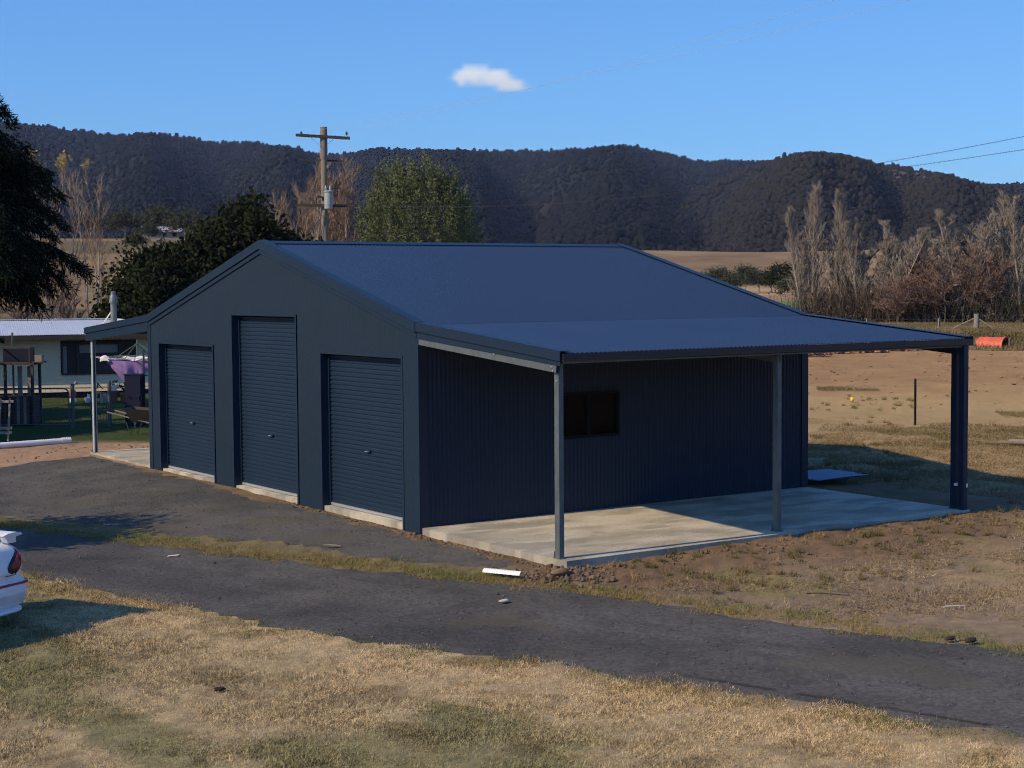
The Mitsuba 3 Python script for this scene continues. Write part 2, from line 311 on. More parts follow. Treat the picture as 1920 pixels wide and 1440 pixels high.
def ragged(pts, step, amp, seed):
    ring = Polygon(pts).exterior; n = int(ring.length / step)
    q = np.array([ring.interpolate(i * ring.length / n).coords[0] for i in range(n)])
    o = meshkit.fbm(np.stack([q[:, 0] * 1.3, q[:, 1] * 1.3, q[:, 0] * 0 + seed], -1), 4, seed) - .5
    o2 = meshkit.fbm(np.stack([q[:, 0] * 1.3, q[:, 1] * 1.3, q[:, 0] * 0 + seed + 9], -1), 4, seed + 3) - .5
    return Polygon(q + 2 * amp * np.stack([o, o2], -1)).buffer(0)
def biggest(g): return max(g.geoms, key=lambda a: a.area) if hasattr(g, 'geoms') else g
drive_poly = biggest(ragged(DRIVE_LOW + DRIVE_UP[::-1], .16, .13, 3))
apron_poly = biggest(ragged(APRON, .16, .11, 5).difference(shapely.box(-.03, -3.62, 8, 13.95)))
def sheet(poly, step, lift):
    x0, y0, x1, y1 = poly.bounds; gx, gy = np.meshgrid(np.arange(x0, x1, step), np.arange(y0, y1, step))
    g = np.stack([gx.ravel(), gy.ravel()], -1) + np.random.default_rng(1).uniform(-.2, .2, (gx.size, 2)) * step
    g = g[shapely.contains_xy(poly.buffer(-step * .4), g[:, 0], g[:, 1])]
    e = np.array(poly.exterior.coords)[:-1]; q = np.vstack([e, g]); f = Delaunay(q).simplices; c = q[f].mean(1)
    f = f[shapely.contains_xy(poly, c[:, 0], c[:, 1])]
    a = q[f]; s = np.cross(a[:, 1] - a[:, 0], a[:, 2] - a[:, 0]); f[s < 0] = f[s < 0][:, ::-1]
    bumps = .03 * (meshkit.fbm(np.stack([q[:, 0] * 1.1, q[:, 1] * 1.1, q[:, 0] * 0], -1), 3, 8) - .5); bumps[:len(e)] -= .035
    return np.column_stack([q, G(q[:, 0], q[:, 1]) + lift + bumps]), f
AZ = np.unique(np.r_[np.arange(-180, 28, 4.), np.arange(28, 84, .16), np.arange(84, 180.1, 4.)])
def polar_sheet(R, h):
    az, r = np.meshgrid(np.radians(AZ), R); x, y = CAM[0] + r * np.cos(az), CAM[1] + r * np.sin(az)
    m = MB(); P = np.stack([x, y, h(x, y)], -1); m.grid(P.transpose(1, 0, 2)); v, f = m.mesh(); return v, f[:, ::-1]
under = drive_poly.union(apron_poly).buffer(-.3)
def ground_height(x, y):
    z = G(x, y); r, az = polar(x, y)
    near = r < 60
    z = z + .05 * (meshkit.fbm(np.stack([x * 1.6, y * 1.6, x * 0], -1), 4, 2) - .5) * near
    clod = sst(1.5, .1, np.abs(y + 4.3)) * sst(-.6, .6, x) * sst(9.5, 8.0, x)
    z = z + clod * .10 * (meshkit.fbm(np.stack([x * 5, y * 5, x * 0], -1), 3, 4) - .45)
    z = z + .25 * (meshkit.fbm(np.stack([x * .5, y * .5, x * 0], -1), 3, 6) - .5) * (r > 46) * (r < 90)
    hide = shapely.contains_xy(under, x, y) | ((x > .3) & (x < 7.6) & (y > -3.3) & (y < 13.6))
    return z - .04 * hide
put('ground', polar_sheet(np.r_[np.geomspace(2.5, 60, 210), np.geomspace(61, 1100, 130)], ground_height), 'mat_ground', smooth=True)
tag('ground', kind='structure')
put('driveway', sheet(drive_poly, .3, .014), 'mat_gravel', smooth=True); tag('driveway', kind='structure')
put('gravel_apron', sheet(apron_poly, .3, .012), 'mat_apron', smooth=True); tag('gravel_apron', kind='structure')

# wooded range: ridge heights by bearing, two spurs, gullies
def bearing(px): return 55.48 - np.degrees(np.arctan((np.asarray(px, float) - 960) / 3010.66))
SKY_A = np.array([(-900, 250), (-400, 215), (-100, 232), (0, 240), (60, 240), (130, 247), (240, 258), (270, 251), (330, 254), (400, 266), (480, 267), (560, 276), (610, 289), (640, 287), (700, 275), (760, 275), (850, 277), (960, 279), (1040, 278), (1110, 274), (1160, 268), (1210, 274), (1260, 286), (1300, 298), (1380, 299), (1430, 302), (1500, 318), (1600, 330), (1800, 350), (2300, 340), (2900, 300)], float)
SKY_B = np.array([(1000, 520), (1100, 470), (1180, 425), (1260, 385), (1330, 345), (1400, 312), (1440, 300), (1490, 290), (1540, 287), (1590, 295), (1640, 308), (1700, 317), (1760, 330), (1820, 347), (1880, 359), (1920, 368), (2020, 396), (2300, 420), (2800, 400)], float)
def horizon(px): return 533 - 7.55e-3 * px
def ridge(az, table, R):
    b = bearing(table[:, 0])[::-1]; h = ((horizon(table[:, 0]) - table[:, 1]) / 3010.66 * R + CAM[2])[::-1]
    return np.interp(az, b, h)
RA, RB = 3300., 2100.
def hill_height(x, y):
    r, az = polar(x, y); base = G(CAM[0] + 1000 * np.cos(np.radians(az)), CAM[1] + 1000 * np.sin(np.radians(az))) - 4
    g = meshkit.fbm(np.stack([az * .38 + 10, r * .0006, az * 0], -1), 4, 11) - .5
    g2 = meshkit.fbm(np.stack([x * .006, y * .006, x * 0], -1), 4, 12) - .5
    def hill(R, table, r0, back):
        t = np.clip((r - r0) / (R - r0), 0, 1); up = (.55 * t + .45 * t * t * (3 - 2 * t)); fall = np.clip((r - R) / back, 0, 1)
        top = ridge(az, table, R)
        body = base + (top - base) * up * (1 - .8 * sst(0, 1, fall))
        spurs = sum(q * np.exp(-((az - float(bearing(p_))) / w_) ** 2) for p_, q, w_ in ((130, -30, .9), (270, 50, 1.0), (420, -45, 1.1), (540, 45, .9), (650, -40, .9), (850, 55, 1.2), (985, -50, 1.0), (1120, 75, 1.2), (1330, -80, 1.3), (1530, 40, 1.0), (1700, -30, .9), (1800, 30, .8)))
        return body + spurs * np.sin(np.pi * np.clip(t, 0, 1)) * np.clip(1.15 - t, 0, 1) + (g * 150 + g2 * 30) * np.sin(np.pi * np.clip(t, 0, 1)) * (1 - t) * (t < 1)
    def capped(z, R, table):   # spurs and gullies stay below the ridge they come down from
        top = CAM[2] + (ridge(az, table, R) - CAM[2]) / R * r; return np.where(r < R, np.minimum(z, base + .97 * np.maximum(top - base, 0)), z)
    return np.maximum(capped(hill(RA, SKY_A, 1050, 1500), RA, SKY_A), capped(hill(RB, SKY_B, 950, 900), RB, SKY_B))
def polar_hill(R):
    return polar_sheet(R, hill_height)
put('hills', polar_hill(np.r_[np.linspace(950, 3400, 110), np.linspace(3450, 5200, 20)]), 'mat_hill', smooth=True); tag('hills', kind='structure')

# ------------------------------------------------------------------ steel shed
L, W, H, RZ, A, HO = 7.80, 10.34, 3.0, 4.3416, 3.576, 2.6856
S = 'steel_shed'
tag(S, 'large navy blue steel shed with three roller doors and open lean-to awnings', 'shed')
def roof_z(y):
    y = np.asarray(y, float); yy = np.minimum(y, W - y)
    return np.where(yy < 0, H + yy * (H - HO) / A, H + yy * (RZ - H) / (W / 2))
m = MB()
m.box((0, 0, -.45), (L + .05, W, 0)); m.box((.0, -A - .03, -.45), (L + .05, -.0005, -.002)); m.box((.0, W + .0005, -.45), (L + .05, W + A - .02, -.002))
put(S + '__slab', m, 'mat_concrete')
PITCH_C, AMP = .076, .0085
def corr(u): return AMP * np.cos(2 * np.pi * u / PITCH_C)
def corrugated_wall(u0, u1, lo, hi, holes, place, sub=8):
    """upright corrugated sheeting along u, between the heights lo(u) and hi(u), with rectangular holes (u0, u1, z0, z1)"""
    us = np.unique(np.round(np.r_[np.arange(u0, u1, PITCH_C / sub), u1, [h[0] for h in holes], [h[1] for h in holes]], 5))
    m = MB()
    for a, b in zip(us[:-1], us[1:]):
        c = (a + b) / 2; cuts = sorted([(h[2], h[3]) for h in holes if h[0] < c < h[1]])
        z = lo; spans = []
        for z0, z1 in cuts:
            if z0 > z: spans.append((z, z, z0, z0))
            z = max(z, z1)
        spans.append((z, z, hi(a), hi(b)))
        for (za0, zb0, za1, zb1) in spans:
            m.add([place(a, za0), place(b, zb0), place(b, zb1), place(a, za1)], [[0, 1, 2, 3]])
    v, f = m.mesh(); t = trimesh.Trimesh(v, f, process=False); t.merge_vertices(digits_vertex=5); return t
DOORS = [(.47, 3.02, 2.48), (3.92, 6.40, 3.06), (7.27, 9.80, 2.47)]
front = corrugated_wall(0, W, -.09, lambda u: float(roof_z(u)) - .03, [(a, b, -1, h) for a, b, h in DOORS], lambda u, z: (-.022 + corr(u), u, z))
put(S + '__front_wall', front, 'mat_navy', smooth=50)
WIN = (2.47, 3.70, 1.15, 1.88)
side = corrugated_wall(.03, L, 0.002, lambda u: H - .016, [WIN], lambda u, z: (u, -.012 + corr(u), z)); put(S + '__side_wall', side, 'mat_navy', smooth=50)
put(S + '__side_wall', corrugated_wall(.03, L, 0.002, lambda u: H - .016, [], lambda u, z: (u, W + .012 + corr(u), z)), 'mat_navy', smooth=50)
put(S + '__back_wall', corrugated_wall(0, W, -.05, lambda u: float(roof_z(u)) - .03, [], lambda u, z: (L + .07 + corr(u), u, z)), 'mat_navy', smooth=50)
# roof sheets, ribs running down the slope
def roof_sheet(y0, y1, z0, z1, x0=-.03, x1=L + .09, sub=8):
    xs = np.arange(x0, x1 + 1e-6, PITCH_C / sub); ys = np.linspace(y0, y1, 3); P = np.zeros((len(xs), 3, 3))
    P[..., 0] = xs[:, None]; P[..., 1] = ys; P[..., 2] = z0 + (z1 - z0) * (ys - y0) / (y1 - y0) + (corr(xs) - .004)[:, None]
    return MB().grid(P)
sl = (RZ - H) / (W / 2); sl2 = (H - HO) / A
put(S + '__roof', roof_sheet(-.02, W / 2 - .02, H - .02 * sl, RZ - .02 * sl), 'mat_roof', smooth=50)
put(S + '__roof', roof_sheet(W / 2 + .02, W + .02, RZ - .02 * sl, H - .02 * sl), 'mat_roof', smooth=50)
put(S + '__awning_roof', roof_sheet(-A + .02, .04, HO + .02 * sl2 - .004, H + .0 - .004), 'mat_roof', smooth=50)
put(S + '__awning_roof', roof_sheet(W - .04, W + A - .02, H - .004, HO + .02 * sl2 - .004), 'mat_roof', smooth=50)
m = MB()   # ridge capping
for s in (-1, 1):
    a = np.array([[-.05, W / 2, RZ + .016], [L + .11, W / 2, RZ + .016], [L + .11, W / 2 + s * .19, RZ + .016 - .19 * sl], [-.05, W / 2 + s * .19, RZ + .016 - .19 * sl]])
    b = a - [0, 0, .008]; m.add(np.vstack([a, b]), [[0, 1, 2, 3], [7, 6, 5, 4], [2, 6, 7, 3], [0, 3, 7, 4], [1, 5, 6, 2]])
put(S + '__ridge_cap', m, 'mat_navy_trim')
def strip(ys, x0, x1, top, bot):
    """flashing that follows the roof line on the gable face"""
    m = MB(); ys = list(ys)
    for a, b in zip(ys[:-1], ys[1:]):
        v = [(x, y, float(roof_z(y)) + t) for y in (a, b) for x in (x0, x1) for t in (top, bot)]
        m.add(v, [[0, 4, 6, 2], [1, 3, 7, 5], [0, 1, 5, 4], [2, 6, 7, 3], [0, 2, 3, 1], [4, 5, 7, 6]])
    return m
def barge(x_out, x_in):
    d = -1 if x_out < x_in else 1; m = MB()
    for ys in ([-A, -.012], [.0, W / 2, W], [W + .012, W + A]):
        e = .004 if ys[0] == 0 else 0
        k = strip(ys, x_out + d * e, x_out + d * (e + .010), .020 + e, -.105 - (.02 if e else 0)); v, f = k.mesh(); m.add(v, f)
        k = strip(ys, x_out + d * e, x_in, .026 + e, .018 + e); v, f = k.mesh(); m.add(v, f)
    return m
put(S + '__barge_cap', barge(-.062, .10), 'mat_navy_trim'); put(S + '__barge_cap', barge(L + .12, L - .04), 'mat_navy_trim')
m = MB()
v, f = strip([0.0, W / 2, W], -.050, -.034, -.10, -.205).mesh(); m.add(v, f)
put(S + '__barge_trim', m, 'mat_navy_trim')
def slope_board(ya, yb, za, zb, h0, h1, x0, x1):
    v = [(x, y, z) for (y, zt, hh) in ((ya, za, h0), (yb, zb, h1)) for x in (x0, x1) for z in (zt, zt - hh)]
    return MB().add(v, [[0, 4, 6, 2], [1, 3, 7, 5], [0, 1, 5, 4], [2, 6, 7, 3], [0, 2, 3, 1], [4, 5, 7, 6]])
put(S + '__awning_fascia', slope_board(-A + .03, -.01, HO - .085, H - .095, .085, .115, -.045, -.035), 'mat_navy_trim')
put(S + '__awning_fascia', slope_board(W + .01, W + A - .03, H - .095, HO - .085, .20, .18, -.045, -.030), 'mat_navy_trim')
C_SEC = [(-.05, -.032), (.05, -.032), (.05, -.012), (.047, -.012), (.047, -.029), (-.047, -.029), (-.047, .029), (.047, .029), (.047, .012), (.05, .012), (.05, .032), (-.05, .032)]
def rafter(x, ya, yb, za, zb):
    p0, p1 = np.array([x, ya, za]), np.array([x, yb, zb]); d = p1 - p0; n = np.cross(d / np.linalg.norm(d), [1, 0, 0]); n = n if n[2] > 0 else -n
    return MB().extrude(C_SEC, p0 - n * .05, n, np.array([1., 0, 0]), d)
for x in (.0, L / 2, L - .05):
    put(S + '__rafter', rafter(x, -A + .13, -.03, HO - .16 + .0, H - .20), 'mat_galvanised' if x < 5 else 'mat_dark_metal')
    put(S + '__rafter', rafter(x + .02, W + .03, W + A - .13, H - .20, HO - .16), 'mat_galvanised')
for y, side_ in ((-A + .07, 1), (W + A - .07, -1)):
    put(S + '__eave_purlin', MB().extrude([(-.045, -.05), (.012, -.05), (.012, -.04), (-.038, -.04), (-.038, .05), (-.045, .05)] if side_ > 0 else [(.045, -.05), (-.012, -.05), (-.012, -.04), (.038, -.04), (.038, .05), (.045, .05)], (0, y, HO - .09), (0, 1, 0), (0, 0, 1), (L, 0, 0)), 'mat_galvanised')
for y in (-A * .5, W + A * .5):
    put(S + '__purlin', MB().box((.03, y - .03, float(roof_z(y)) - .10), (L - .02, y + .03, float(roof_z(y)) - .02)), 'mat_galvanised')
def gutter(y, s):
    m = MB(); prof = [(0, 0), (0, -.095), (.012, -.105), (.095, -.105), (.095, -.02), (.088, -.02), (.088, -.098), (.015, -.098), (.007, -.09), (.007, 0)]
    m.extrude([(a * s, b) for a, b in prof], (-.03, y, HO - .012), (0, 1, 0), (0, 0, 1), (L + .11, 0, 0))
    m.box((-.034, min(y, y + s * .095), HO - .115), (-.028, max(y, y + s * .095), HO - .013)); m.box((L + .078, min(y, y + s * .095), HO - .115), (L + .084, max(y, y + s * .095), HO - .013)); return m
put(S + '__gutter', gutter(-A - .035, 1), 'mat_gutter'); put(S + '__gutter', gutter(W + A + .035, -1), 'mat_gutter')
# posts
POST_Y = -A + .20
for y, s in ((POST_Y, 1), (W + A - .20, -1)):
    for x in (.055, L / 2 + .03, L - .05):
        key = put(S + '__post', MB().extrude([(b, a) for a, b in C_SEC][::-1], (x, y, -.002), (1.15, 0, 0), (0, s * 1.0, 0), (0, 0, float(roof_z(y)) - .15)), 'mat_galvanised' if (x < 7 and s > 0) else 'mat_grey_paint' if s < 0 else 'mat_navy_trim')
        put(key + '__base_cleat', MB().box((x - .055, y - .075, 0), (x + .055, y + .075, .008)).box((x - .046, y + .054, .009), (x + .046, y + .060, .09)), 'mat_galvanised')
for (y, z) in ((POST_Y + .03, HO - .185), (POST_Y - .005, HO - .235), (POST_Y + 1.35, HO + .0 - .06), (POST_Y - .01, HO - .37)):
    t = trimesh.creation.cylinder(.013, .016, sections=8); t.apply_transform(trimesh.transformations.rotation_matrix(math.pi / 2, [0, 1, 0])); t.apply_translation([.012 if z < HO - .3 else -.040, y, z]); put(S + '__bolt', (t.vertices, t.faces), 'mat_bolt')
put(S + '__downpipe', MB().box((L - .10, -A - .015, -.03), (L + .0, -A + .085, HO - .09)), 'mat_navy_trim')
for lo_, hi_ in (((L - .12, -A + .0905, .37), (L - .02, -A + .148, .41)), ((L - .03, -A - .021, .35), (L + .006, -A - .0155, .41))): put(S + '__pipe_bracket', MB().box(lo_, hi_), 'mat_white')
# corner flashings
m = MB().box((-.040, -.032, -.09), (-.030, .13, H - .14)).box((-.0299, -.032, -.09), (.10, -.024, H - .14)); put(S + '__corner_flashing', m, 'mat_navy_trim')
m = MB().box((-.040, W - .13, -.09), (-.030, W + .032, H - .14)).box((-.0299, W + .024, -.09), (.10, W + .032, H - .14)); put(S + '__corner_flashing', m, 'mat_navy_trim')
put(S + '__corner_flashing', MB().box((L - .06, -.032, 0), (L + .09, -.024, H - .08)), 'mat_navy_trim')
# roller doors
def roller_door(y0, y1, h):
    d = free(S + '__roller_door'); n = int(round((h - .06) / .0715)); z = []
    prof = [(0, .0), (.006, .012), (.040, .012), (.047, 0.), (.058, -.003), (.0680, 0.)]; zs, xs = [], []
    p = (h - .045) / n
    for i in range(n):
        for a, b in prof: zs.append(.05 + i * p + a * p / .0715); xs.append(.135 - b)
    ys = np.array([y0 + .03, y1 - .03]); P = np.zeros((2, len(zs), 3)); P[..., 0] = xs; P[..., 2] = zs; P[..., 1] = ys[:, None]
    put(d + '__curtain', MB().grid(P), 'mat_navy_door')
    put(d + '__bottom_rail', MB().box((.105, y0 + .025, .012), (.150, y1 - .025, .052)), 'mat_aluminium')
    m = MB()
    for (a, b) in ((y0, y0 + .028), (y1 - .028, y1)): put(d + '__guide', MB().box((.095, a, .0), (.125, b, h)), 'mat_navy_trim')
    # folded reveal round the opening, its face flange proud of the sheeting
    for (a, b, e) in ((y0 - .045, y0, 1), (y1, y1 + .045, -1)):
        put(d + '__jamb', MB().box((-.038, a, -.09), (-.031, b, h + .045)).box((-.0309, y0 - .006 if e > 0 else y1, -.09), (.094, y0 if e > 0 else y1 + .006, h)), 'mat_navy_trim')
    put(d + '__head', MB().box((-.0385, y0 - .01, h), (-.0312, y1 + .01, h + .05)).box((-.0310, y0, h), (.15, y1, h + .006)), 'mat_navy_trim')
    c = (y0 + y1) / 2; zl = .95
    m = MB().box((.100, c - .05, zl), (.1225, c + .05, zl + .055)); put(d + '__lock', m, 'mat_navy_trim')
    m = MB().tube([(.10, c - .045, zl + .03), (.07, c - .045, zl + .03), (.07, c + .045, zl + .03), (.10, c + .045, zl + .03)], .007, 6); put(d + '__handle', m, 'mat_bolt')
for a in DOORS: roller_door(*a)
put(S + '__inner_lining', MB().box((.20, .12, .01), (.205, W - .12, 2.9)), 'mat_dark_metal')
# sliding window in the shaded side wall
w0, w1, z0, z1 = WIN; w = S + '__window'; m = MB()
for a, b in (((w0, z0), (w1, z0 + .05)), ((w0, z1 - .05), (w1, z1)), ((w0, z0 + .05), (w0 + .045, z1 - .05)), ((w1 - .045, z0 + .05), (w1, z1 - .05)), (((w0 + w1) / 2 - .03, z0 + .05), ((w0 + w1) / 2 + .03, z1 - .05))):
    m.box((a[0], -.035, a[1]), (b[0], .05, b[1]))
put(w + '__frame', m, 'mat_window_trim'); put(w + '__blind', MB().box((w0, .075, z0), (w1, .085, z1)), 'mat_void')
for a, b, y in ((w0 + .045, (w0 + w1) / 2, .0), ((w0 + w1) / 2, w1 - .045, .015)):
    m = MB().add([(a, y, z0 + .05), (b, y, z0 + .05), (b, y, z1 - .05), (a, y, z1 - .05)], [[0, 1, 2, 3]]); put(w + '__pane', m, 'mat_pane')

# ------------------------------------------------------------------ trees
UP = np.array([0, 0, 1.0])
def unit(v): v = np.asarray(v, float); return v / (np.linalg.norm(v, axis=-1, keepdims=True) + 1e-12)
def ribbons(mb, p, d, ln, w, rng):
    """thin tapering twigs"""
    n = len(p); s = unit(np.cross(d, rng.normal(size=(n, 3)))) * np.reshape(w, (-1, 1)) / 2
    bend = p + d * ln[:, None] * .55 + rng.normal(size=(n, 3)) * ln[:, None] * .05; tip = p + d * ln[:, None] + UP * ln[:, None] * .12
    v = np.stack([p - s, p + s, bend + s * .7, bend - s * .7, tip], 1).reshape(-1, 3); k = np.arange(n)[:, None, None] * 5
    mb.add(v, (np.array([[0, 1, 2], [0, 2, 3], [3, 2, 4]])[None] + k).reshape(-1, 3))
def limb(p, d, ln, trop, rng, n=5, wob=.12):
    pts = [np.array(p, float)]; d = unit(d)
    for i in range(n - 1):
        d = unit(d + UP * trop + rng.normal(size=3) * wob); pts.append(pts[-1] + d * ln / (n - 1))
    return np.array(pts)
def bare_tree(seed, h, stems, n1, ang1, len1, trop, n2, ntw, twig_len, tw=.03, r0=None, start=.12, sw=.5):
    """trunk(s), limbs, branches and twigs of a leafless tree: (trunk mesh, crown mesh, tips)"""
    rng = np.random.default_rng(seed); tr, cr = MB(), MB(); P, D, Ln = [], [], []; r0 = r0 or h * .012
    for s in range(stems):
        a = rng.uniform(0, 6.28); lean = 0.03 if stems == 1 else rng.uniform(.1, sw)
        hs = h * (1 if s == 0 else rng.uniform(.75, .98))
        t = limb([0.1 * s * math.cos(a), .1 * s * math.sin(a), -.15], [math.cos(a) * lean, math.sin(a) * lean, 1], hs, .06, rng, 9, .05)
        rad = r0 * (1 if stems == 1 else .7) * np.linspace(1, .12, 9) ** .9; tr.tube(t, rad, 6)
        for i in range(n1):
            f = start + (1 - start) * (i + rng.uniform()) / n1; k = f * 8; j = min(int(k), 7); p = t[j] + (t[j + 1] - t[j]) * (k - j)
            b = rng.uniform(0, 6.28); g = math.radians(rng.uniform(*ang1)); ln = len1(f) * h * rng.uniform(.7, 1.1)
            q = limb(p, [math.cos(b) * math.sin(g), math.sin(b) * math.sin(g), math.cos(g)], ln, trop, rng, 5, .10); rr = max(.012, ln * .0085)
            cr.tube(q, np.linspace(rr, .008, 5), 4, False)
            for c in range(n2):
                u = rng.uniform(.15, 1) * 4; jj = min(int(u), 3); o = q[jj] + (q[jj + 1] - q[jj]) * (u - jj); dd = unit(q[jj + 1] - q[jj])
                d2 = unit(dd + rng.normal(size=3) * max(.2, .46 - trop * 1.4)); l2 = ln * rng.uniform(.2, .45) * (1.15 - u / 8)
                q2 = limb(o, d2, l2, trop, rng, 3, .1); cr.tube(q2, np.linspace(max(.008, rr * .45), .006, 3), 3, False)
                uu = rng.uniform(0, 1, ntw); P.append(q2[0] + (q2[2] - q2[0]) * uu[:, None]); D.append(unit(unit(q2[2] - q2[0]) + UP * trop * 3 + rng.normal(size=(ntw, 3)) * .30)); Ln.append(rng.uniform(.5, 1.2, ntw) * twig_len)
    P, D, Ln = np.vstack(P), np.vstack(D), np.concatenate(Ln); ribbons(cr, P, D, Ln, np.full(len(P), tw), rng)
    return tr.mesh(), cr.mesh(), P + D * Ln[:, None]
def leaves(rng, pos, nrm_bias, size, aspect=.5, droop=0.):
    """one rhombic leaf at each point"""
    n = len(pos); d = unit(rng.normal(size=(n, 3)) + nrm_bias); d[:, 2] -= droop; d = unit(d); s = unit(np.cross(d, rng.normal(size=(n, 3))))
    size = np.broadcast_to(size, (n,))[:, None] * rng.uniform(.6, 1.3, (n, 1))
    v = np.stack([pos, pos + d * size * .5 + s * size * aspect * .5, pos + d * size, pos + d * size * .5 - s * size * aspect * .5], 1).reshape(-1, 3)
    return v, (np.array([[0, 1, 2], [0, 2, 3]])[None] + np.arange(n)[:, None, None] * 4).reshape(-1, 3)
def plant(name, trunk, crown, mt, mc, at, rz=0., sc=(1, 1, 1), label=None, cat='tree', group=None, extra=()):
    k = free(name); t = T().translate([at[0], at[1], at[2] if len(at) > 2 else gz(at[0], at[1])]).rotate([0, 0, 1], rz).scale(list(sc))
    if trunk is not None: put(k + '__trunk', trunk, mt, to_world=t, **({} if isinstance(trunk, dict) else {'smooth': 40}))
    put(k + '__crown', crown, mc, to_world=t)
    for nm, g, mm in extra: put(k + '__' + nm, g, mm, to_world=t)
    tag(k, label, cat, group); return k
def bsdf(d, name): return {**d, 'bsdf': {'type': 'ref', 'id': name}}
# leafless poplars along the creek
pops = [bare_tree(20 + i, 12.0, 1 + (i > 1), 70 if i < 2 else 40, (10, 23), lambda f: .29 * (1 - f) ** .6 + .05, .15, 7, 12, .50, .027, start=.14, sw=.14) for i in range(4)]
pops = [(mikit.ply(a, 'mat_pale_bark', smooth=40), mikit.ply(b, 'mat_poplar_twig')) for a, b, c in pops]
PINGROUP = 'leafless poplars along the creek'
for i, (x, y, h, wd, v, rz, lab) in enumerate([
    (88.6, 81.3, 10.2, 1.0, 2, 20, 'leafless poplar at the left end of the creek trees, lower than its twin'),
    (89.4, 80.5, 11.9, 1.1, 0, 70, 'tallest leafless poplar, left end of the creek trees, just past the shed roof'),
    (91.0, 78.9, 11.4, .85, 1, 130, 'slim leafless poplar second tall one from the left, right of the tallest poplar'),
    (92.1, 77.7, 9.2, .8, 3, 200, 'short leafless poplar between the two tall ones and the broad pale one'),
    (93.5, 76.2, 9.0, 1.3, 2, 250, 'broad pale leafless poplar with a rounded top in the middle of the creek trees'),
    (94.9, 75.0, 7.6, 1.3, 3, 20, 'faint low leafless poplar left of the russet trees'),
    (97.6, 71.3, 9.6, 1.5, 3, 310, 'grey leafless poplar rising behind the right edge of the russet trees'),
    (99.9, 68.7, 10.8, 1.1, 0, 160, 'tall leafless poplar near the right edge, behind the red culvert pipe'),
    (100.6, 67.6, 10.6, 1.1, 2, 40, 'leafless poplar cut by the right edge of the picture')]):
    k = free('poplar'); t = T().translate([x, y, gz(x, y) - .2]).rotate([0, 0, 1], rz).scale([wd, wd, h / 12])
    put(k + '__trunk', pops[v][0], None, to_world=t); put(k + '__crown', pops[v][1], None, to_world=t); tag(k, lab, 'tree', PINGROUP)
for i, (x, y, h, wd, v, rz, lab) in enumerate([(96.6, 77.6, 7.6, 1.25, 2, 30, 'hazy grey leafless tree behind the broad pale poplar'), (98.6, 75.4, 6.4, 1.3, 3, 80, 'low grey leafless tree behind the left part of the russet clump'), (100.8, 73.6, 6.8, 1.3, 2, 120, 'low grey leafless tree behind the middle of the russet clump'), (102.6, 71.0, 8.6, 1.25, 3, 220, 'grey leafless tree left of the tall poplar at the right edge'), (93.2, 79.9, 7.6, 1.25, 3, 160, 'grey leafless tree behind the two tall poplars on the left'), (104, 69, 8.0, 1.25, 2, 300, 'grey leafless tree behind the tall right poplar'),
    (94.4, 78.2, 7.0, 1.3, 2, 10, 'grey leafless tree behind the short poplar between the tall ones and the broad one'), (95.6, 76.6, 8.0, 1.3, 3, 95, 'grey leafless tree filling in behind the right side of the broad pale poplar'), (97.6, 76.4, 7.2, 1.4, 3, 200, 'grey leafless tree left of the low grey ones behind the russet clump'), (99.7, 74.6, 7.4, 1.4, 2, 260, 'grey leafless tree between the two low grey ones behind the russet clump'), (101.6, 72.4, 8.0, 1.4, 3, 40, 'grey leafless tree behind the right half of the russet clump'), (91.4, 81.2, 7.4, 1.3, 2, 330, 'grey leafless tree behind the gap between the two tallest left poplars')]):
    k = free('grey_poplar'); t = T().translate([x, y, gz(x, y) - .2]).rotate([0, 0, 1], rz).scale([wd, wd, h / 12])
    put(k + '__trunk', pops[v][0], None, to_world=t); put(k + '__crown', pops[v][1], None, to_world=t); tag(k, lab, 'tree', 'grey trees behind the creek poplars')
# russet leafless willows under them
reds = [bare_tree(40 + i, 6.5, 3, 16, (25, 65), lambda f: .42 * (1 - .5 * f), .05, 7, 12, .5, .036, start=.3, sw=.5) for i in range(3)]
reds = [(mikit.ply(a, 'mat_dark_bark', smooth=40), mikit.ply(b, 'mat_red_twig')) for a, b, c in reds]
for x, y, h, wd, v, rz, lab in [
    (92.9, 74.6, 4.2, 1.0, 0, 0, 'low russet leafless tree at the left end of the russet clump, behind the awning roof'),
    (94.6, 73.0, 5.2, 1.1, 1, 90, 'russet leafless tree second from the left of the russet clump'),
    (95.9, 71.9, 6.0, 1.15, 2, 200, 'russet leafless tree in the middle of the clump, left of the tallest russet one'),
    (97.2, 71.0, 7.4, 1.2, 0, 140, 'tallest russet leafless tree, dark forked trunk, above the strainer post'),
    (98.4, 69.6, 6.2, 1.0, 1, 30, 'russet leafless tree at the right end of the russet clump')]:
    k = free('russet_willow'); t = T().translate([x - 1.5, y - 1.2, gz(x, y) - .1]).rotate([0, 0, 1], rz).scale([wd, wd, h / 6.5])
    put(k + '__trunk', reds[v][0], None, to_world=t); put(k + '__crown', reds[v][1], None, to_world=t); tag(k, lab, 'tree', 'russet leafless trees by the creek')
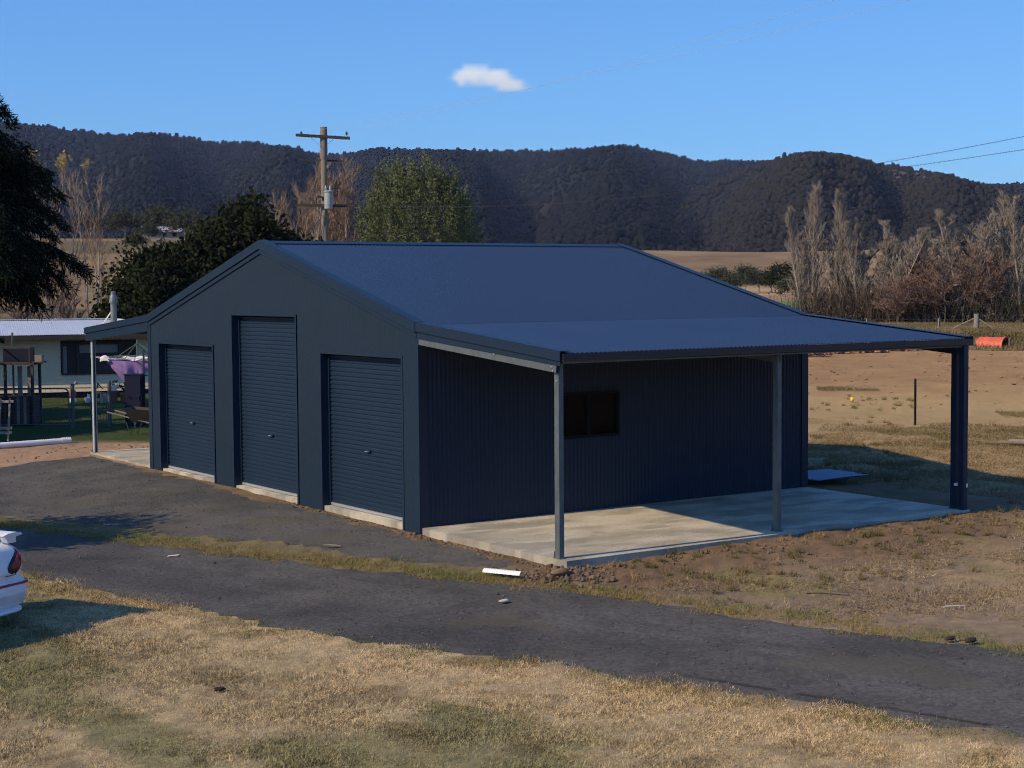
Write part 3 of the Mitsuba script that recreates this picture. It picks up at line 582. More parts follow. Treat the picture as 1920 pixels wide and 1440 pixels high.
# undergrowth along the creek: one mass of brush
rng = np.random.default_rng(77); m = MB()
n = 6500; f = rng.uniform(0, 1, n); bx = 88.4 + f * 16.6 + rng.normal(0, 1.4, n); by = 81.4 - f * 18.4 + rng.normal(0, 1.4, n)
cl = meshkit.noise(np.stack([bx * .45, by * .45, bx * 0], -1), 3); hz = rng.uniform(0, 1, n) ** 1.3 * (.3 + 3.2 * cl ** 1.5)
pos = np.stack([bx, by, G(bx, by) + hz], -1); v, fc = leaves(rng, pos, np.array([0, 0, .6]), .38, .5); m.add(v, fc)
n = 8000; f = rng.uniform(0, 1, n); bx = 88.4 + f * 16.6 + rng.normal(0, 1.2, n); by = 81.4 - f * 18.4 + rng.normal(0, 1.2, n)
ribbons(m, np.stack([bx, by, G(bx, by)], -1), unit(rng.normal(size=(n, 3)) * .25 + UP), rng.uniform(.5, 1, n) ** 2 * 4.4, np.full(n, .045), rng)
put('creek_undergrowth', m, 'mat_undergrowth'); tag('creek_undergrowth', 'brown leafless brush and reeds at the foot of the creek trees', 'undergrowth', kind='stuff')

# big leafless willow fan behind the power pole
a, b, c = bare_tree(61, 13.2, 9, 15, (8, 30), lambda f: .33 * (1 - .4 * f), .09, 7, 10, .75, .034, r0=.22, start=.2, sw=.34)
plant('bare_willow', a, b, 'mat_pale_bark', 'mat_willow_twig', (44.6, 86.5), 15, (.95, .95, .87), 'large tan leafless willow fanned out behind the power pole')
a, b, c = bare_tree(62, 10.5, 5, 12, (10, 32), lambda f: .33 * (1 - .4 * f), .09, 6, 10, .7, .034, r0=.18, start=.2, sw=.3)
plant('bare_willow', a, b, 'mat_pale_bark', 'mat_willow_twig', (40.9, 84.6), 80, (1, 1, 1), 'smaller grey leafless willow left of the power pole')
# evergreen willow-like tree right of the pole
rng = np.random.default_rng(63); tr = MB(); tr.tube(limb([0, 0, -.2], [0, 0, 1], 4.5, 0, rng, 5, .05), np.linspace(.32, .2, 5), 8)
shoots, nrm = [], []; cr = MB()
for i in range(560):
    a = rng.uniform(0, 6.28); e = math.asin(rng.uniform(-.25, 1)); rr = rng.uniform(.5, 1) ** .5
    c = np.array([3.9 * rr * math.cos(e) * math.cos(a), 3.9 * rr * math.cos(e) * math.sin(a), 6.0 + 5.0 * rr * math.sin(e)])
    c += (rng.normal(size=3)) * .2; c[2] = max(c[2], 2.0 + rng.uniform(0, 1))
    d = unit(unit(c - np.array([0, 0, 4.0])) * .55 + UP * .9 + rng.normal(size=3) * .12); ln = rng.uniform(.8, 1.7) * (1.15 if c[2] > 9 else .9)
    k = 62; s = rng.uniform(0, 1, k); q = c + d * (s * ln)[:, None] + rng.normal(size=(k, 3)) * .13 * (1.1 - s)[:, None]
    shoots.append(q); nrm.append(np.repeat(d[None], k, 0) * 1.1)
    if i % 9 == 0: tr.tube([[0, 0, 3.2], c * .6 + [0, 0, 1], c], [.07, .04, .015], 4, False)
v, f = leaves(rng, np.vstack(shoots), np.vstack(nrm), .24, .32); cr.add(v, f)
plant('leafy_willow', tr, cr, 'mat_dark_bark', 'mat_green_leaf', (44.4, 73.2), 0, (1.02, 1.02, 1.0), 'rounded green leafy tree right of the power pole behind the shed ridge')
def shrub(seed, rx, ry, rz_, z0, n, k, size, droop=0., aspect=.5, bump=.45):
    """crown made of many leaf clumps in an uneven ellipsoid"""
    rng = np.random.default_rng(seed); d = unit(rng.normal(size=(n, 3))); d[:, 2] = np.abs(d[:, 2]) * 1.0 - .25
    d = unit(d); lob = .75 + bump * (meshkit.noise(d * 2.2 + seed, 3) - .3); r = rng.uniform(.35, 1, n) ** .45 * lob
    c = d * r[:, None] * np.array([rx, ry, rz_]) + [0, 0, z0]
    q = np.repeat(c, k, 0) + rng.normal(size=(n * k, 3)) * np.array([1, 1, .7]) * size * 1.35
    m = MB(); v, f = leaves(rng, q, np.repeat(d, k, 0) * .6, size, aspect, droop); m.add(v, f); return m, c
def stems(seed, c, h, r, k=26):
    rng = np.random.default_rng(seed); m = MB(); m.tube(limb([0, 0, -.2], [.05, 0, 1], h, 0, rng, 5, .05), np.linspace(r, r * .7, 5), 7)
    for q in c[rng.choice(len(c), k, False)]: m.tube([[0, 0, h * .8], q * .55 + [0, 0, h * .3], q], [r * .4, r * .22, r * .06], 4, False)
    return m
m, c = shrub(71, 3.9, 3.4, 3.6, 3.0, 520, 75, .22, aspect=.6, bump=.7)
plant('evergreen_tree', stems(71, c, 2.0, .2), m, 'mat_dark_bark', 'mat_dark_leaf', (15.6, 40.6), 0, (1.03, 1, 1.02), 'dark broad evergreen tree behind the shed gable left of the power pole')
m, c = shrub(72, 2.1, 2.1, 2.9, 2.4, 300, 70, .20, aspect=.6, bump=.7)
plant('evergreen_tree', stems(72, c, 1.6, .14), m, 'mat_dark_bark', 'mat_dark_leaf', (11.9, 39.6), 0, (1, 1, 1), 'dark evergreen bush right of the flue, in front of the broad evergreen tree')
# drooping conifers: the big one at the left edge, its neighbour outside the picture
def conifer(seed, h, r, tiers, zlow=.7):
    rng = np.random.default_rng(seed); tr, cr = MB(), MB(); tr.tube([[0, 0, -.2], [.05, 0, h * .5], [0, 0, h]], [.32, .2, .03], 8); Q, B = [], []
    for i in range(tiers):
        f = (i + rng.uniform()) / tiers; z = zlow + f * (h - zlow - .1); a = rng.uniform(0, 6.28); ln = r * float(np.interp(f, [0, .25, .5, .62, .78, 1], [.75, .95, .9, .5, .34, .05])) * rng.uniform(.45, 1.12) + .3
        s = np.linspace(0, 1, 7); d = np.array([math.cos(a), math.sin(a), 0])
        q = np.array([0, 0, z]) + d * (s * ln)[:, None] + UP * (ln * (.26 * s - .46 * s ** 2.2))[:, None]; tr.tube(q, np.linspace(.04, .008, 7), 4, False)
        k = int(240 * ln); u = rng.uniform(.12, 1, k) ** .8; p = np.stack([np.interp(u, s, q[:, j]) for j in range(3)], -1); side = np.cross(d, UP)
        w = .50 * (1.1 - u) * min(1, ln / 2) + .10; p = p + side * (rng.normal(size=k) * w)[:, None] + UP * (-np.abs(rng.normal(size=k)) * .17)[:, None]
        Q.append(p); B.append(np.repeat(d[None], k, 0) * .7)
    v, f = leaves(rng, np.vstack(Q), np.vstack(B), .25, .15, .65); cr.add(v, f); return tr, cr
a, b = conifer(81, 10.4, 3.5, 150, 3.5)
plant('drooping_conifer', a, b, 'mat_shade_bark', 'mat_conifer_leaf', (1.7, 29.0), 0, (.97, .97, 1.1), 'dark drooping conifer at the left edge in front of the weatherboard house')
m_, c_ = shrub(73, 3.6, 3.6, 2.7, 2.3, 420, 70, .22, aspect=.6, bump=.6)
for x_, y_, lab_ in ((-3.4, 23.3, 'dark garden bush beyond the left edge, nearer the shed'), (-2.6, 28.6, 'dark garden bush beyond the left edge, nearer the house')): plant('garden_bush', stems(73, c_, 1.6, .15), m_, 'mat_dark_bark', 'mat_dark_leaf', (x_, y_), 0, (1, .85, 1), lab_, 'bush')
m, c = shrub(83, 1.3, 1.3, 1.5, 2.3, 120, 60, .14)
plant('garden_tree', stems(83, c, 1.8, .07), m, 'mat_dark_bark', 'mat_dark_leaf', (-8.9, 4.9), 0, (1.25, 1.25, 1.08), 'small garden tree beside the driveway, beyond the left edge')
# leafless saplings with the last yellow leaves at their tips
def sapling(seed, h, stems_, at, rz, label):
    a, b, tips = bare_tree(seed, h, stems_, 10, (10, 34), lambda f: .34 * (1 - .45 * f), .13, 5, 5, .5, .018, r0=.10, start=.35, sw=.45)
    rng = np.random.default_rng(seed); top = tips[tips[:, 2] > np.quantile(tips[:, 2], .97)]; q = np.repeat(top, 6, 0) + rng.normal(size=(len(top) * 6, 3)) * [.03, .03, .10]
    v, f = leaves(rng, q, np.array([0, 0, .4]), .13, .8); m = MB().add(v, f)
    plant('bare_sapling', a, b, 'mat_pale_bark', 'mat_willow_twig', at, rz, (1, 1, 1), label, extra=[('leaf_cluster', m, 'mat_yellow_leaf')]); tag(next(reversed(scene)), kind='stuff')
sapling(91, 8.6, 4, (14.3, 54.0), 20, 'leafless pale-barked sapling with yellow leaf tips right of the flue top')
sapling(92, 8.9, 3, (11.8, 53.8), 130, 'leafless sapling with yellow leaf tips partly behind the drooping conifer')
sapling(93, 9.6, 3, (8.3, 54.5), 250, 'leafless sapling whose yellow tips show above the drooping conifer')
a, b, c = bare_tree(94, 4.5, 4, 9, (15, 50), lambda f: .4 * (1 - .4 * f), .07, 6, 9, .4, .016, r0=.07, start=.2, sw=.6)
a, b = mikit.ply(a, 'mat_pale_bark', smooth=40), mikit.ply(b, 'mat_red_twig')
for x, y, rz, s, lab in ((9.0, 45.5, 0, 1, 'leafless reddish bush above the house roof, left of the flue'), (11.3, 46.5, 90, .9, 'leafless reddish bush above the house roof, behind the flue'), (6.8, 46.0, 200, 1.05, 'leafless reddish bush behind the house roof, under the conifer')):
    k = free('bare_bush'); t = T().translate([x, y, gz(x, y)]).rotate([0, 0, 1], rz).scale(s); put(k + '__trunk', a, None, to_world=t); put(k + '__crown', b, None, to_world=t); tag(k, lab, 'bush', 'leafless bushes behind the house')
# gum trees in the middle distance and scrub on the left slope
m, c = shrub(101, 2.3, 2.3, 2.0, 2.9, 110, 26, .42, bump=.9); s_ = stems(101, c, 1.7, .16, 12)
m, s_ = mikit.ply(m.mesh(), 'mat_gum_leaf'), mikit.ply(s_.mesh(), 'mat_pale_bark', smooth=40)
def gum(px, D, s, rz, lab, group, dark=False):
    az = math.radians(float(bearing(px))); x, y = CAM[0] + D * math.cos(az), CAM[1] + D * math.sin(az); k = free('gum_tree')
    t = T().translate([x, y, gz(x, y) - .1]).rotate([0, 0, 1], rz).scale([s * 1.05, s * 1.05, s]); put(k + '__trunk', s_, None, to_world=t); put(k + '__crown', bsdf(m, 'mat_dark_leaf') if dark else m, None, to_world=t); tag(k, lab, 'tree', group)
for px, D, s, rz, dk, lab in ((1318, 300, .75, 0, 0, 'leftmost olive gum tree on the tan paddock, at the shed roof line'), (1346, 305, .95, 60, 0, 'second olive gum tree from the left on the tan paddock'), (1371, 290, .75, 130, 0, 'brownish low gum tree third from the left on the tan paddock'), (1399, 300, 1.0, 200, 0, 'pale olive gum tree in the middle of the paddock trees'), (1424, 310, .85, 270, 0, 'gum tree left of the dark rounded tree on the tan paddock'), (1446, 315, .7, 310, 0, 'small gum tree touching the dark rounded tree'), (1464, 285, 1.05, 30, 1, 'darkest rounded tree on the tan paddock'), (1492, 215, .85, 100, 0, 'gum tree left of the tallest poplar')):
    gum(px, D, s, rz, lab, 'trees on the far paddock', dk)
for px, D, s, rz, lab in ((262, 300, .7, 0, 'scrubby tree on the brown slope below the far roof'), (284, 345, .8, 70, 'scrubby tree at the left end of the far roof'), (352, 385, 1.5, 140, 'dark tree at the right end of the far roof'), (388, 380, 1.4, 200, 'tree right of the far roofs'), (240, 380, 1.3, 300, 'scrubby tree on the brown slope left of the far roof'), (175, 390, 1.3, 10, 'scrubby tree behind the saplings with yellow tips'), (300, 415, 1.6, 20, 'tree behind the long far roof'), (330, 420, 1.4, 60, 'tree behind the right half of the long far roof')):
    gum(px, D, s, rz, lab, 'scrub trees on the left slope')
# far homestead
def far_building(px, D, wd, hgt, dep, lab):
    az = math.radians(float(bearing(px))); x, y = CAM[0] + D * math.cos(az), CAM[1] + D * math.sin(az); z = gz(x, y); k = free('far_homestead'); rz = math.degrees(az) - 90 + 8
    t = T().translate([x, y, z]).rotate([0, 0, 1], rz)
    put(k + '__wall', MB().box((-wd / 2, -dep / 2, -1), (wd / 2, dep / 2, hgt * .55)), 'mat_far_wall', to_world=t)
    for i in range(3): put(k + '__window', MB().box((-wd / 2 + wd * (.2 + .26 * i), -dep / 2 - .05, .5), (-wd / 2 + wd * (.3 + .26 * i), -dep / 2 + .02, hgt * .45)), 'mat_car_glass', to_world=t)
    put(k + '__roof', MB().extrude([(-dep / 2 - .5, hgt * .55), (dep / 2 + .5, hgt * .55), (0, hgt)], (-wd / 2 - .4, 0, 0), (0, 1, 0), (0, 0, 1), (wd + .8, 0, 0)), 'mat_far_roof', to_world=t); tag(k, lab, 'house')
far_building(309, 392, 9.0, 3.0, 6, 'long grey-roofed homestead far off on the left slope')
far_building(340, 396, 4.0, 2.6, 4, 'small grey-roofed outbuilding right of the long far homestead')

# forest covering the range: one mass
rng = np.random.default_rng(111); N1, N2 = 27500, 30000
rr = np.r_[np.sqrt(rng.uniform(955. ** 2, 1700. ** 2, N1)), np.sqrt(rng.uniform(1700. ** 2, 3420. ** 2, N2))]; aa = rng.uniform(33, 79, N1 + N2)
rr[:2200] = 880 + 85 * np.sqrt(meshkit.noise(np.stack([aa[:2200] * 1.3, aa[:2200] * 0, aa[:2200] * 0], -1))) * rng.uniform(0, 1, 2200) ** .5 * 1.1
x = CAM[0] + rr * np.cos(np.radians(aa)); y = CAM[1] + rr * np.sin(np.radians(aa)); z = np.where(rr > 950, hill_height(x, y), G(x, y))
ico1 = trimesh.creation.icosphere(1); ico0 = trimesh.creation.icosphere(0); m = MB()
for var in range(6):
    k = np.where(np.arange(len(x)) % 6 == var)[0]; bv = np.array(ico0.vertices) * (1 + .7 * (meshkit.noise(np.array(ico0.vertices) * 1.9 + 7 * var, var)[:, None] - .5)); n = len(k)
    s = rng.uniform(.5, 1.4, n) * np.interp(rr[k], [950, 1800, 3300], [2.0, 2.6, 3.6]); a = rng.uniform(0, 6.28, n); ca, sa = np.cos(a)[:, None], np.sin(a)[:, None]; sq = rng.uniform(.8, 1.5, n)
    v = np.stack([(bv[:, 0] * ca - bv[:, 1] * sa) * s[:, None] + x[k][:, None], (bv[:, 0] * sa + bv[:, 1] * ca) * s[:, None] + y[k][:, None], bv[:, 2] * (s * sq)[:, None] + (z[k] + s * sq * .7)[:, None]], -1)
    m.add(v.reshape(-1, 3), (np.array(ico0.faces)[None] + np.arange(n)[:, None, None] * len(bv)).reshape(-1, 3))
put('hill_forest', m, 'mat_forest', smooth=True); tag('hill_forest', 'dark eucalypt forest covering the whole mountain range', 'forest', kind='stuff')
rng = np.random.default_rng(112); m = MB()
for i in range(45):
    az = math.radians(float(bearing(rng.uniform(1560, 1800)))); r_ = rng.uniform(1650, 2080); px_, py_ = CAM[0] + r_ * math.cos(az), CAM[1] + r_ * math.sin(az); s = rng.uniform(1.5, 3.5)
    t = ico0.copy(); t.vertices = t.vertices * [s, s, s * .6] + [px_, py_, float(hill_height(np.array([px_]), np.array([py_]))[0]) + 4.5]; m.tm(t)
put('rock_outcrops', m, 'mat_rock'); tag('rock_outcrops', 'pale rock outcrops scattered near the top of the right hill', 'rocks', kind='stuff')

# ------------------------------------------------------------------ power pole and wires
PX, PY = 22.93, 46.13; PZ = gz(PX, PY); k = 'power_pole'; tag(k, 'grey timber power pole with two crossarms and a transformer behind the shed', 'power pole')
ca = unit(np.array([2.15, -1.14, 0])); cb = np.array([-ca[1], ca[0], 0]); cb = -cb if cb @ (np.array([PX, PY, 0]) - [CAM[0], CAM[1], 0]) > 0 else cb   # along the arms, towards the viewer
P = np.array([PX, PY, 0.])
put(k + '__shaft', MB().tube([P + [0, 0, PZ - .3], P + [.0, 0, 5.0], P + [.02, 0, 10.86]], [.19, .155, .125], 10), 'mat_pole', smooth=40)
put(k + '__cap_section', MB().tube([P + [.02, 0, 9.45], P + [.02, 0, 10.9]], [.17, .165], 10), 'mat_pole', smooth=40)
def arm(z, l, r, dz, y=.17):
    a_ = put(k + '__crossarm', MB().bar(P + cb * y + ca * -l + [0, 0, z + dz], P + cb * y + ca * r + [0, 0, z - dz], .11, .13), 'mat_timber_dark')
    for s in (-.55, .5): put(a_ + '__brace', MB().bar(P + cb * (y + .02) + ca * s + [0, 0, z - .05], P + cb * (y + .02) + [0, 0, z - .58], .03, .012), 'mat_dark_metal')
    for s in (-l + .25, r - .15): put(a_ + '__insulator', MB().tube([P + cb * y + ca * s + [0, 0, z + .06], P + cb * y + ca * s + [0, 0, z + .14], P + cb * y + ca * s + [0, 0, z + .24]], [.03, .06, .035], 8), 'mat_ceramic')
arm(10.45, 1.25, 1.22, .07); arm(7.30, 1.30, 1.40, .02)
put(k + '__crossarm', MB().bar(P - cb * .16 + ca * -1.1 + [0, 0, 9.42], P - cb * .16 + ca * .9 + [0, 0, 9.36], .07, .08), 'mat_timber_dark')
tq = P + cb * .42 + ca * .20; t_ = k + '__transformer'
put(t_ + '__tank', MB().tube([tq + [0, 0, 7.12], tq + [0, 0, 7.14], tq + [0, 0, 7.86], tq + [0, 0, 7.9]], [.17, .20, .20, .17], 14), 'mat_grey_paint', smooth=40)
put(t_ + '__lid', MB().tube([tq + [0, 0, 7.90], tq + [0, 0, 7.94], tq + [0, 0, 7.98]], [.225, .225, .10], 14), 'mat_grey_paint', smooth=40)
for s in (-.12, .08): put(t_ + '__bushing', MB().tube([tq + ca * s + [0, 0, 7.94], tq + ca * s + [0, 0, 8.06], tq + ca * s + [0, 0, 8.2]], [.03, .06, .03], 8), 'mat_grey_paint')
for s in (.55, .70): put(k + '__fuse_cutout', MB().bar(P + cb * .2 + ca * (s - .05) + [0, 0, 8.12], P + cb * .2 + ca * (s + .05) + [0, 0, 8.40], .07, .09), 'mat_black_steel')
put(k + '__fuse_bracket', MB().bar(P + cb * .2 + [0, 0, 8.08], P + cb * .2 + ca * .75 + [0, 0, 8.08], .04, .04), 'mat_dark_metal')
put(k + '__side_bracket', MB().bar(P + cb * .2 + ca * -.3 + [0, 0, 7.72], P + cb * .2 + [0, 0, 7.65], .05, .09), 'mat_dark_metal')
put(k + '__stay_wire', MB().tube([P + [0, 0, 6.9], P + ca * -1.5 + [0, 0, 5.3], P + ca * -6.6 + [0, 0, .0]], .014, 5), 'mat_wire')
put(k + '__stay_insulator', MB().tube([P + ca * -1.22 + [0, 0, 5.50], P + ca * -1.35 + [0, 0, 5.40]], .08, 8), 'mat_ceramic')
put(k + '__cable', MB().tube([P + cb * .17 + ca * .08 + [0, 0, 7.1], P + cb * .17 + ca * -.12 + [0, 0, 6.2], P + cb * .17 + ca * -.14 + [0, 0, .5]], .014, 5), 'mat_wire')
put(k + '__sleeve', MB().tube([P + [0, 0, PZ], P + [0, 0, 5.75]], [.2, .165], 10), 'mat_timber_grey')
def wire(p0, p1, sag, r, lab, mm='mat_wire'):
    s = np.linspace(0, 1, 40)[:, None]; q = np.asarray(p0) * (1 - s) + np.asarray(p1) * s; q[:, 2] -= 4 * sag * (s * (1 - s))[:, 0]
    kk = put('power_line', MB().tube(q, r, 4, False), mm); tag(kk, lab, 'power line', 'power lines strung from the pole')
    return q
WIRES = [(P + ca * 1.07 + cb * .17 + [0, 0, 10.6], (21.4, 1.6, 12.45), .35, .005, 'upper thin power line rising from the pole crossarm to the top edge'),
         (P + ca * -1.0 + cb * .17 + [0, 0, 10.6], (24.5, -1.0, 12.45), .35, .005, 'second thin power line rising from the pole crossarm to the top edge'),
         (P + ca * 1.2 + cb * .17 + [0, 0, 7.4], (21.0, 2.4, 7.44), .9, .0065, 'higher of the two power lines crossing the sky at the right'),
         (P + ca * -1.1 + cb * .17 + [0, 0, 7.4], (23.0, .8, 7.44), .9, .0065, 'lower of the two power lines crossing the sky at the right')]
for q in WIRES: wire(*q, 'mat_faint_wire' if 'thin' in q[4] else 'mat_wire')

# ------------------------------------------------------------------ weatherboard house
HS = 'weatherboard_house'; tag(HS, 'pale weatherboard house with a light metal roof left of the shed', 'house')
HO_, HE, HB = np.array([4.47, 35.13, 0.]), np.array([.964, -.265, 0]), np.array([.265, .964, 0.])
def hp(u, b, z): return HO_ + HE * u + HB * b + UP * z
U0, U1, ZB, ZE = -4.5, 6.6, -.02, 1.92; WU0, WU1, WZ0, WZ1 = 2.08, 4.62, .57, 1.66
put(HS + '__wall', MB().frame(hp((U0 + U1) / 2, 3.12, .95), (U1 - U0, 6.0, 1.9), HE, HB), 'mat_fascia')
nb = 13; bh = (ZE - ZB) / nb
for i in range(nb):
    z = ZB + i * bh
    for a, b in (((U0, U1),) if z + bh <= WZ0 + .02 or z >= WZ1 - .02 else ((U0, WU0 - .03), (WU1 + .03, U1))):
        v = [hp(u, o, zz) for u in (a, b) for (o, zz) in ((.0, z), (.028, z + bh + .01), (.075, z + bh + .01), (.075, z))]
        put(HS + '__wall__board', MB().add(v, [[0, 4, 5, 1], [1, 5, 6, 2], [3, 7, 4, 0], [0, 1, 2, 3], [4, 7, 6, 5]]), 'mat_board')
put(HS + '__base', MB().frame(hp((U0 + U1) / 2, .3, -.16), (U1 - U0, .04, .28), HE, HB), 'mat_fascia')
wk = HS + '__window'; m = MB()
for a, b, zz0, zz1 in ((WU0, WU1, WZ0, WZ0 + .05), (WU0, WU1, WZ1 - .05, WZ1), (WU0, WU0 + .05, WZ0 + .05, WZ1 - .05), (WU1 - .05, WU1, WZ0 + .05, WZ1 - .05), (2.60, 2.66, WZ0 + .05, WZ1 - .05), (4.02, 4.08, WZ0 + .05, WZ1 - .05)):
    m.frame(hp((a + b) / 2, -.0, (zz0 + zz1) / 2), (b - a, .09, zz1 - zz0), HE, HB)
put(wk + '__frame', m, 'mat_window_frame')
for a, b in ((WU0 + .05, 2.60), (2.66, 4.02), (4.08, WU1 - .05)):
    put(wk + '__pane', MB().add([hp(a, .03, WZ0 + .05), hp(b, .03, WZ0 + .05), hp(b, .03, WZ1 - .05), hp(a, .03, WZ1 - .05)], [[0, 1, 2, 3]]), 'mat_pane')
put(wk + '__blind', MB().frame(hp(3.34, .055, 1.47), (1.3, .01, .30), HE, HB), 'mat_blind')
put(wk + '__curtain', MB().frame(hp(2.2, .055, 1.1), (.12, .01, .95), HE, HB), 'mat_blind')
def house_roof():
    m = MB(); e0, e1, r0, r1, RD, zr = U0 - .5, U1 + .6, U0 + .5, U1 - 2.45, 3.1, 2.43; us = np.arange(e0, e1, .076 / 4)
    zc = .008 * np.cos(2 * np.pi * us / .076); f = np.clip(np.minimum((us - e0) / (r0 - e0), (e1 - us) / (e1 - r1)), 0, 1); f = np.where(us < r0, 1, f)
    P_ = np.zeros((len(us), 2, 3))
    for j in (0, 1):
        g = f * j; P_[:, j] = HO_ + HE * us[:, None] + HB * ((-.55 + g * (RD + .55)))[:, None] + UP * (1.99 + g * (zr - 1.99) + zc)[:, None]
    m.grid(P_)
    m.add([hp(e1, -.55, 1.99), hp(e1, 6.8, 1.99), hp(r1, RD, zr)], [[0, 1, 2]]); m.add([hp(e0, 6.8, 1.99), hp(e1, 6.8, 1.99), hp(r1, RD, zr), hp(e0, RD, zr)], [[0, 1, 2, 3]])
    return m
put(HS + '__roof', house_roof(), 'mat_zinc_roof', smooth=50)
put(HS + '__roof__ridge_cap', MB().bar(hp(U0 - .5, 3.1, 2.455), hp(U1 - 2.4, 3.1, 2.455), .25, .03), 'mat_zinc_roof')
put(HS + '__roof__hip_cap', MB().bar(hp(U1 - 2.4, 3.1, 2.45), hp(U1 + .6, -.55, 2.02), .22, .03), 'mat_zinc_roof')
put(HS + '__fascia', MB().bar(hp(U0 - .5, -.53, 1.90), hp(U1 + .58, -.53, 1.90), .03, .15), 'mat_fascia')
put(HS + '__soffit', MB().frame(hp((U0 + U1) / 2, -.2, 1.93), (U1 - U0 + 1, .62, .012), HE, HB), 'mat_fascia')
fu = hp(4.05, 1.9, 0); fk = HS + '__flue'
put(fk, MB().tube([fu + [0, 0, 2.1], fu + [0, 0, 3.05]], [.115, .115], 12), 'mat_flue', smooth=40)
put(fk + '__cowl', MB().tube([fu + [0, 0, 3.05], fu + [0, 0, 3.07], fu + [0, 0, 3.30], fu + [0, 0, 3.34], fu + [0, 0, 3.44], fu + [0, 0, 3.46]], [.16, .16, .13, .09, .09, .04], 12), 'mat_flue', smooth=40)
put(fk + '__stay', MB().tube([fu + [0, 0, 2.85], fu - HE * .50 + [0, 0, 2.1]], .025, 6), 'mat_white')

# ------------------------------------------------------------------ yard between house and shed
def at(x, y, dz=0.): return np.array([x, y, gz(x, y) + dz])
GE, GB = np.array([.80, -.60, 0]), np.array([.60, .80, 0])      # along the gate line (to the right), and away
g0, g1 = np.array([1.45, 24.22, 0]), np.array([2.80, 23.21, 0]); zg = gz(2.2, 23.6); k = 'garden_gate'
tag(k, 'wide tubular farm gate with rounded corner and wire mesh in front of the house', 'gate')
def arc(c, r, a0, a1, e, n=6): return [c + e * (r * math.cos(t)) + UP * (r * math.sin(t)) for t in np.linspace(a0, a1, n)]
e = unit(g1 - g0); Lg = np.linalg.norm(g1 - g0) + .5; b0 = g0 - e * .5 + UP * (zg + .10)
path = [b0, b0 + UP * .95] if False else None
pts = [b0 + e * 0, b0 + UP * .85] + arc(b0 + UP * .85 + e * .15, .15, math.pi, math.pi / 2, e) + arc(b0 + UP * .85 + e * (Lg - .18), .15, math.pi / 2, 0, e) + [b0 + e * (Lg - .03)]
put(k + '__frame', MB().tube(pts, .022, 8).tube([b0, b0 + e * (Lg - .03)], .02, 8), 'mat_gate', smooth=40)
m = MB()
for i in range(1, 13): m.tube([b0 + e * Lg * i / 13, b0 + e * Lg * i / 13 + UP * .98], .003, 4, False)
for i in range(1, 8): m.tube([b0 + UP * i * .125, b0 + e * (Lg - .03) + UP * i * .125], .003, 4, False)
put(k + '__mesh', m, 'mat_gate')
for (x, y, h, lab) in ((2.86, 23.16, 1.22, 'metal gate post at the latch end of the farm gate'), (3.82, 22.92, 1.27, 'metal gate post between the awning post and the navy cabinet')):
    kk = put('gate_post', MB().tube([at(x, y, -.3), at(x, y, h), at(x, y, h + .02)], [.05, .05, .03], 10), 'mat_gate', smooth=40); tag(kk, lab, 'post', 'gate posts')
k = 'narrow_gate'; tag(k, 'small half-open tubular gate with curled iron on top beside the awning post', 'gate'); q0 = at(3.40, 23.2, .12); e2 = unit(np.array([3.80, 22.93, 0]) - np.array([3.40, 23.2, 0]))
pts = [q0, q0 + UP * .72] + arc(q0 + UP * .72 + e2 * .10, .10, math.pi, math.pi / 2, e2) + [q0 + UP * .82 + e2 * .42, q0 + UP * .0 + e2 * .42, q0]
put(k + '__frame', MB().tube(pts, .018, 6), 'mat_gate'); c = q0 + UP * .92 + e2 * .2
put(k + '__curl', MB().tube([c - e2 * .12, c - e2 * .02 + UP * .06, c + UP * .18, c + e2 * .05 + UP * .10, c + e2 * .14 - UP * .0], [.02, .03, .035, .02, .012], 6), 'mat_dark_metal')
m = MB()
for i in range(1, 5): m.tube([q0 + e2 * .084 * i, q0 + e2 * .084 * i + UP * .8], .006, 4, False)
put(k + '__bar', m, 'mat_gate')
# weathered stand with clutter at the left edge
k = 'timber_stand'; tag(k, 'dark weathered timber stand with an enclosed base at the left edge of the yard', 'stand'); s0 = at(2.05, 24.75); se = unit(np.array([.80, -.60, 0])); sb = np.array([.6, .8, 0]); z0s = s0[2]
def sp(u, b, z): return np.array([s0[0], s0[1], z0s]) + se * u + sb * b + UP * z
put(k + '__top', MB().frame(sp(-.55, .3, 1.74), (1.7, .75, .05), se, sb), 'mat_timber_dark')
for u in (-1.3, -.55, .22): put(k + '__leg', MB().frame(sp(u, .0, .86), (.07, .07, 1.70), se, sb), 'mat_timber_dark')
for u in (-1.3, .22): put(k + '__leg', MB().frame(sp(u, .62, .86), (.07, .07, 1.70), se, sb), 'mat_timber_dark')
put(k + '__side_shelf', MB().frame(sp(.40, .1, 1.79), (.34, .3, .03), se, sb), 'mat_timber_dark')
put(k + '__base_box', MB().frame(sp(-.55, .33, .42), (1.55, .55, .80), se, sb), 'mat_timber_dark')
for i in range(5): put(k + '__slat', MB().frame(sp(-.28 + i * .095, -.045, .42), (.085, .015, .80), se, sb), 'mat_timber_grey' if i % 2 else 'mat_timber_dark')
for u in (-.22, .08): put(k + '__panel', MB().frame(sp(u, .25, 1.25), (.13 if u < 0 else .17, .02, .84), se, sb), 'mat_blind' if u < 0 else 'mat_timber_grey')
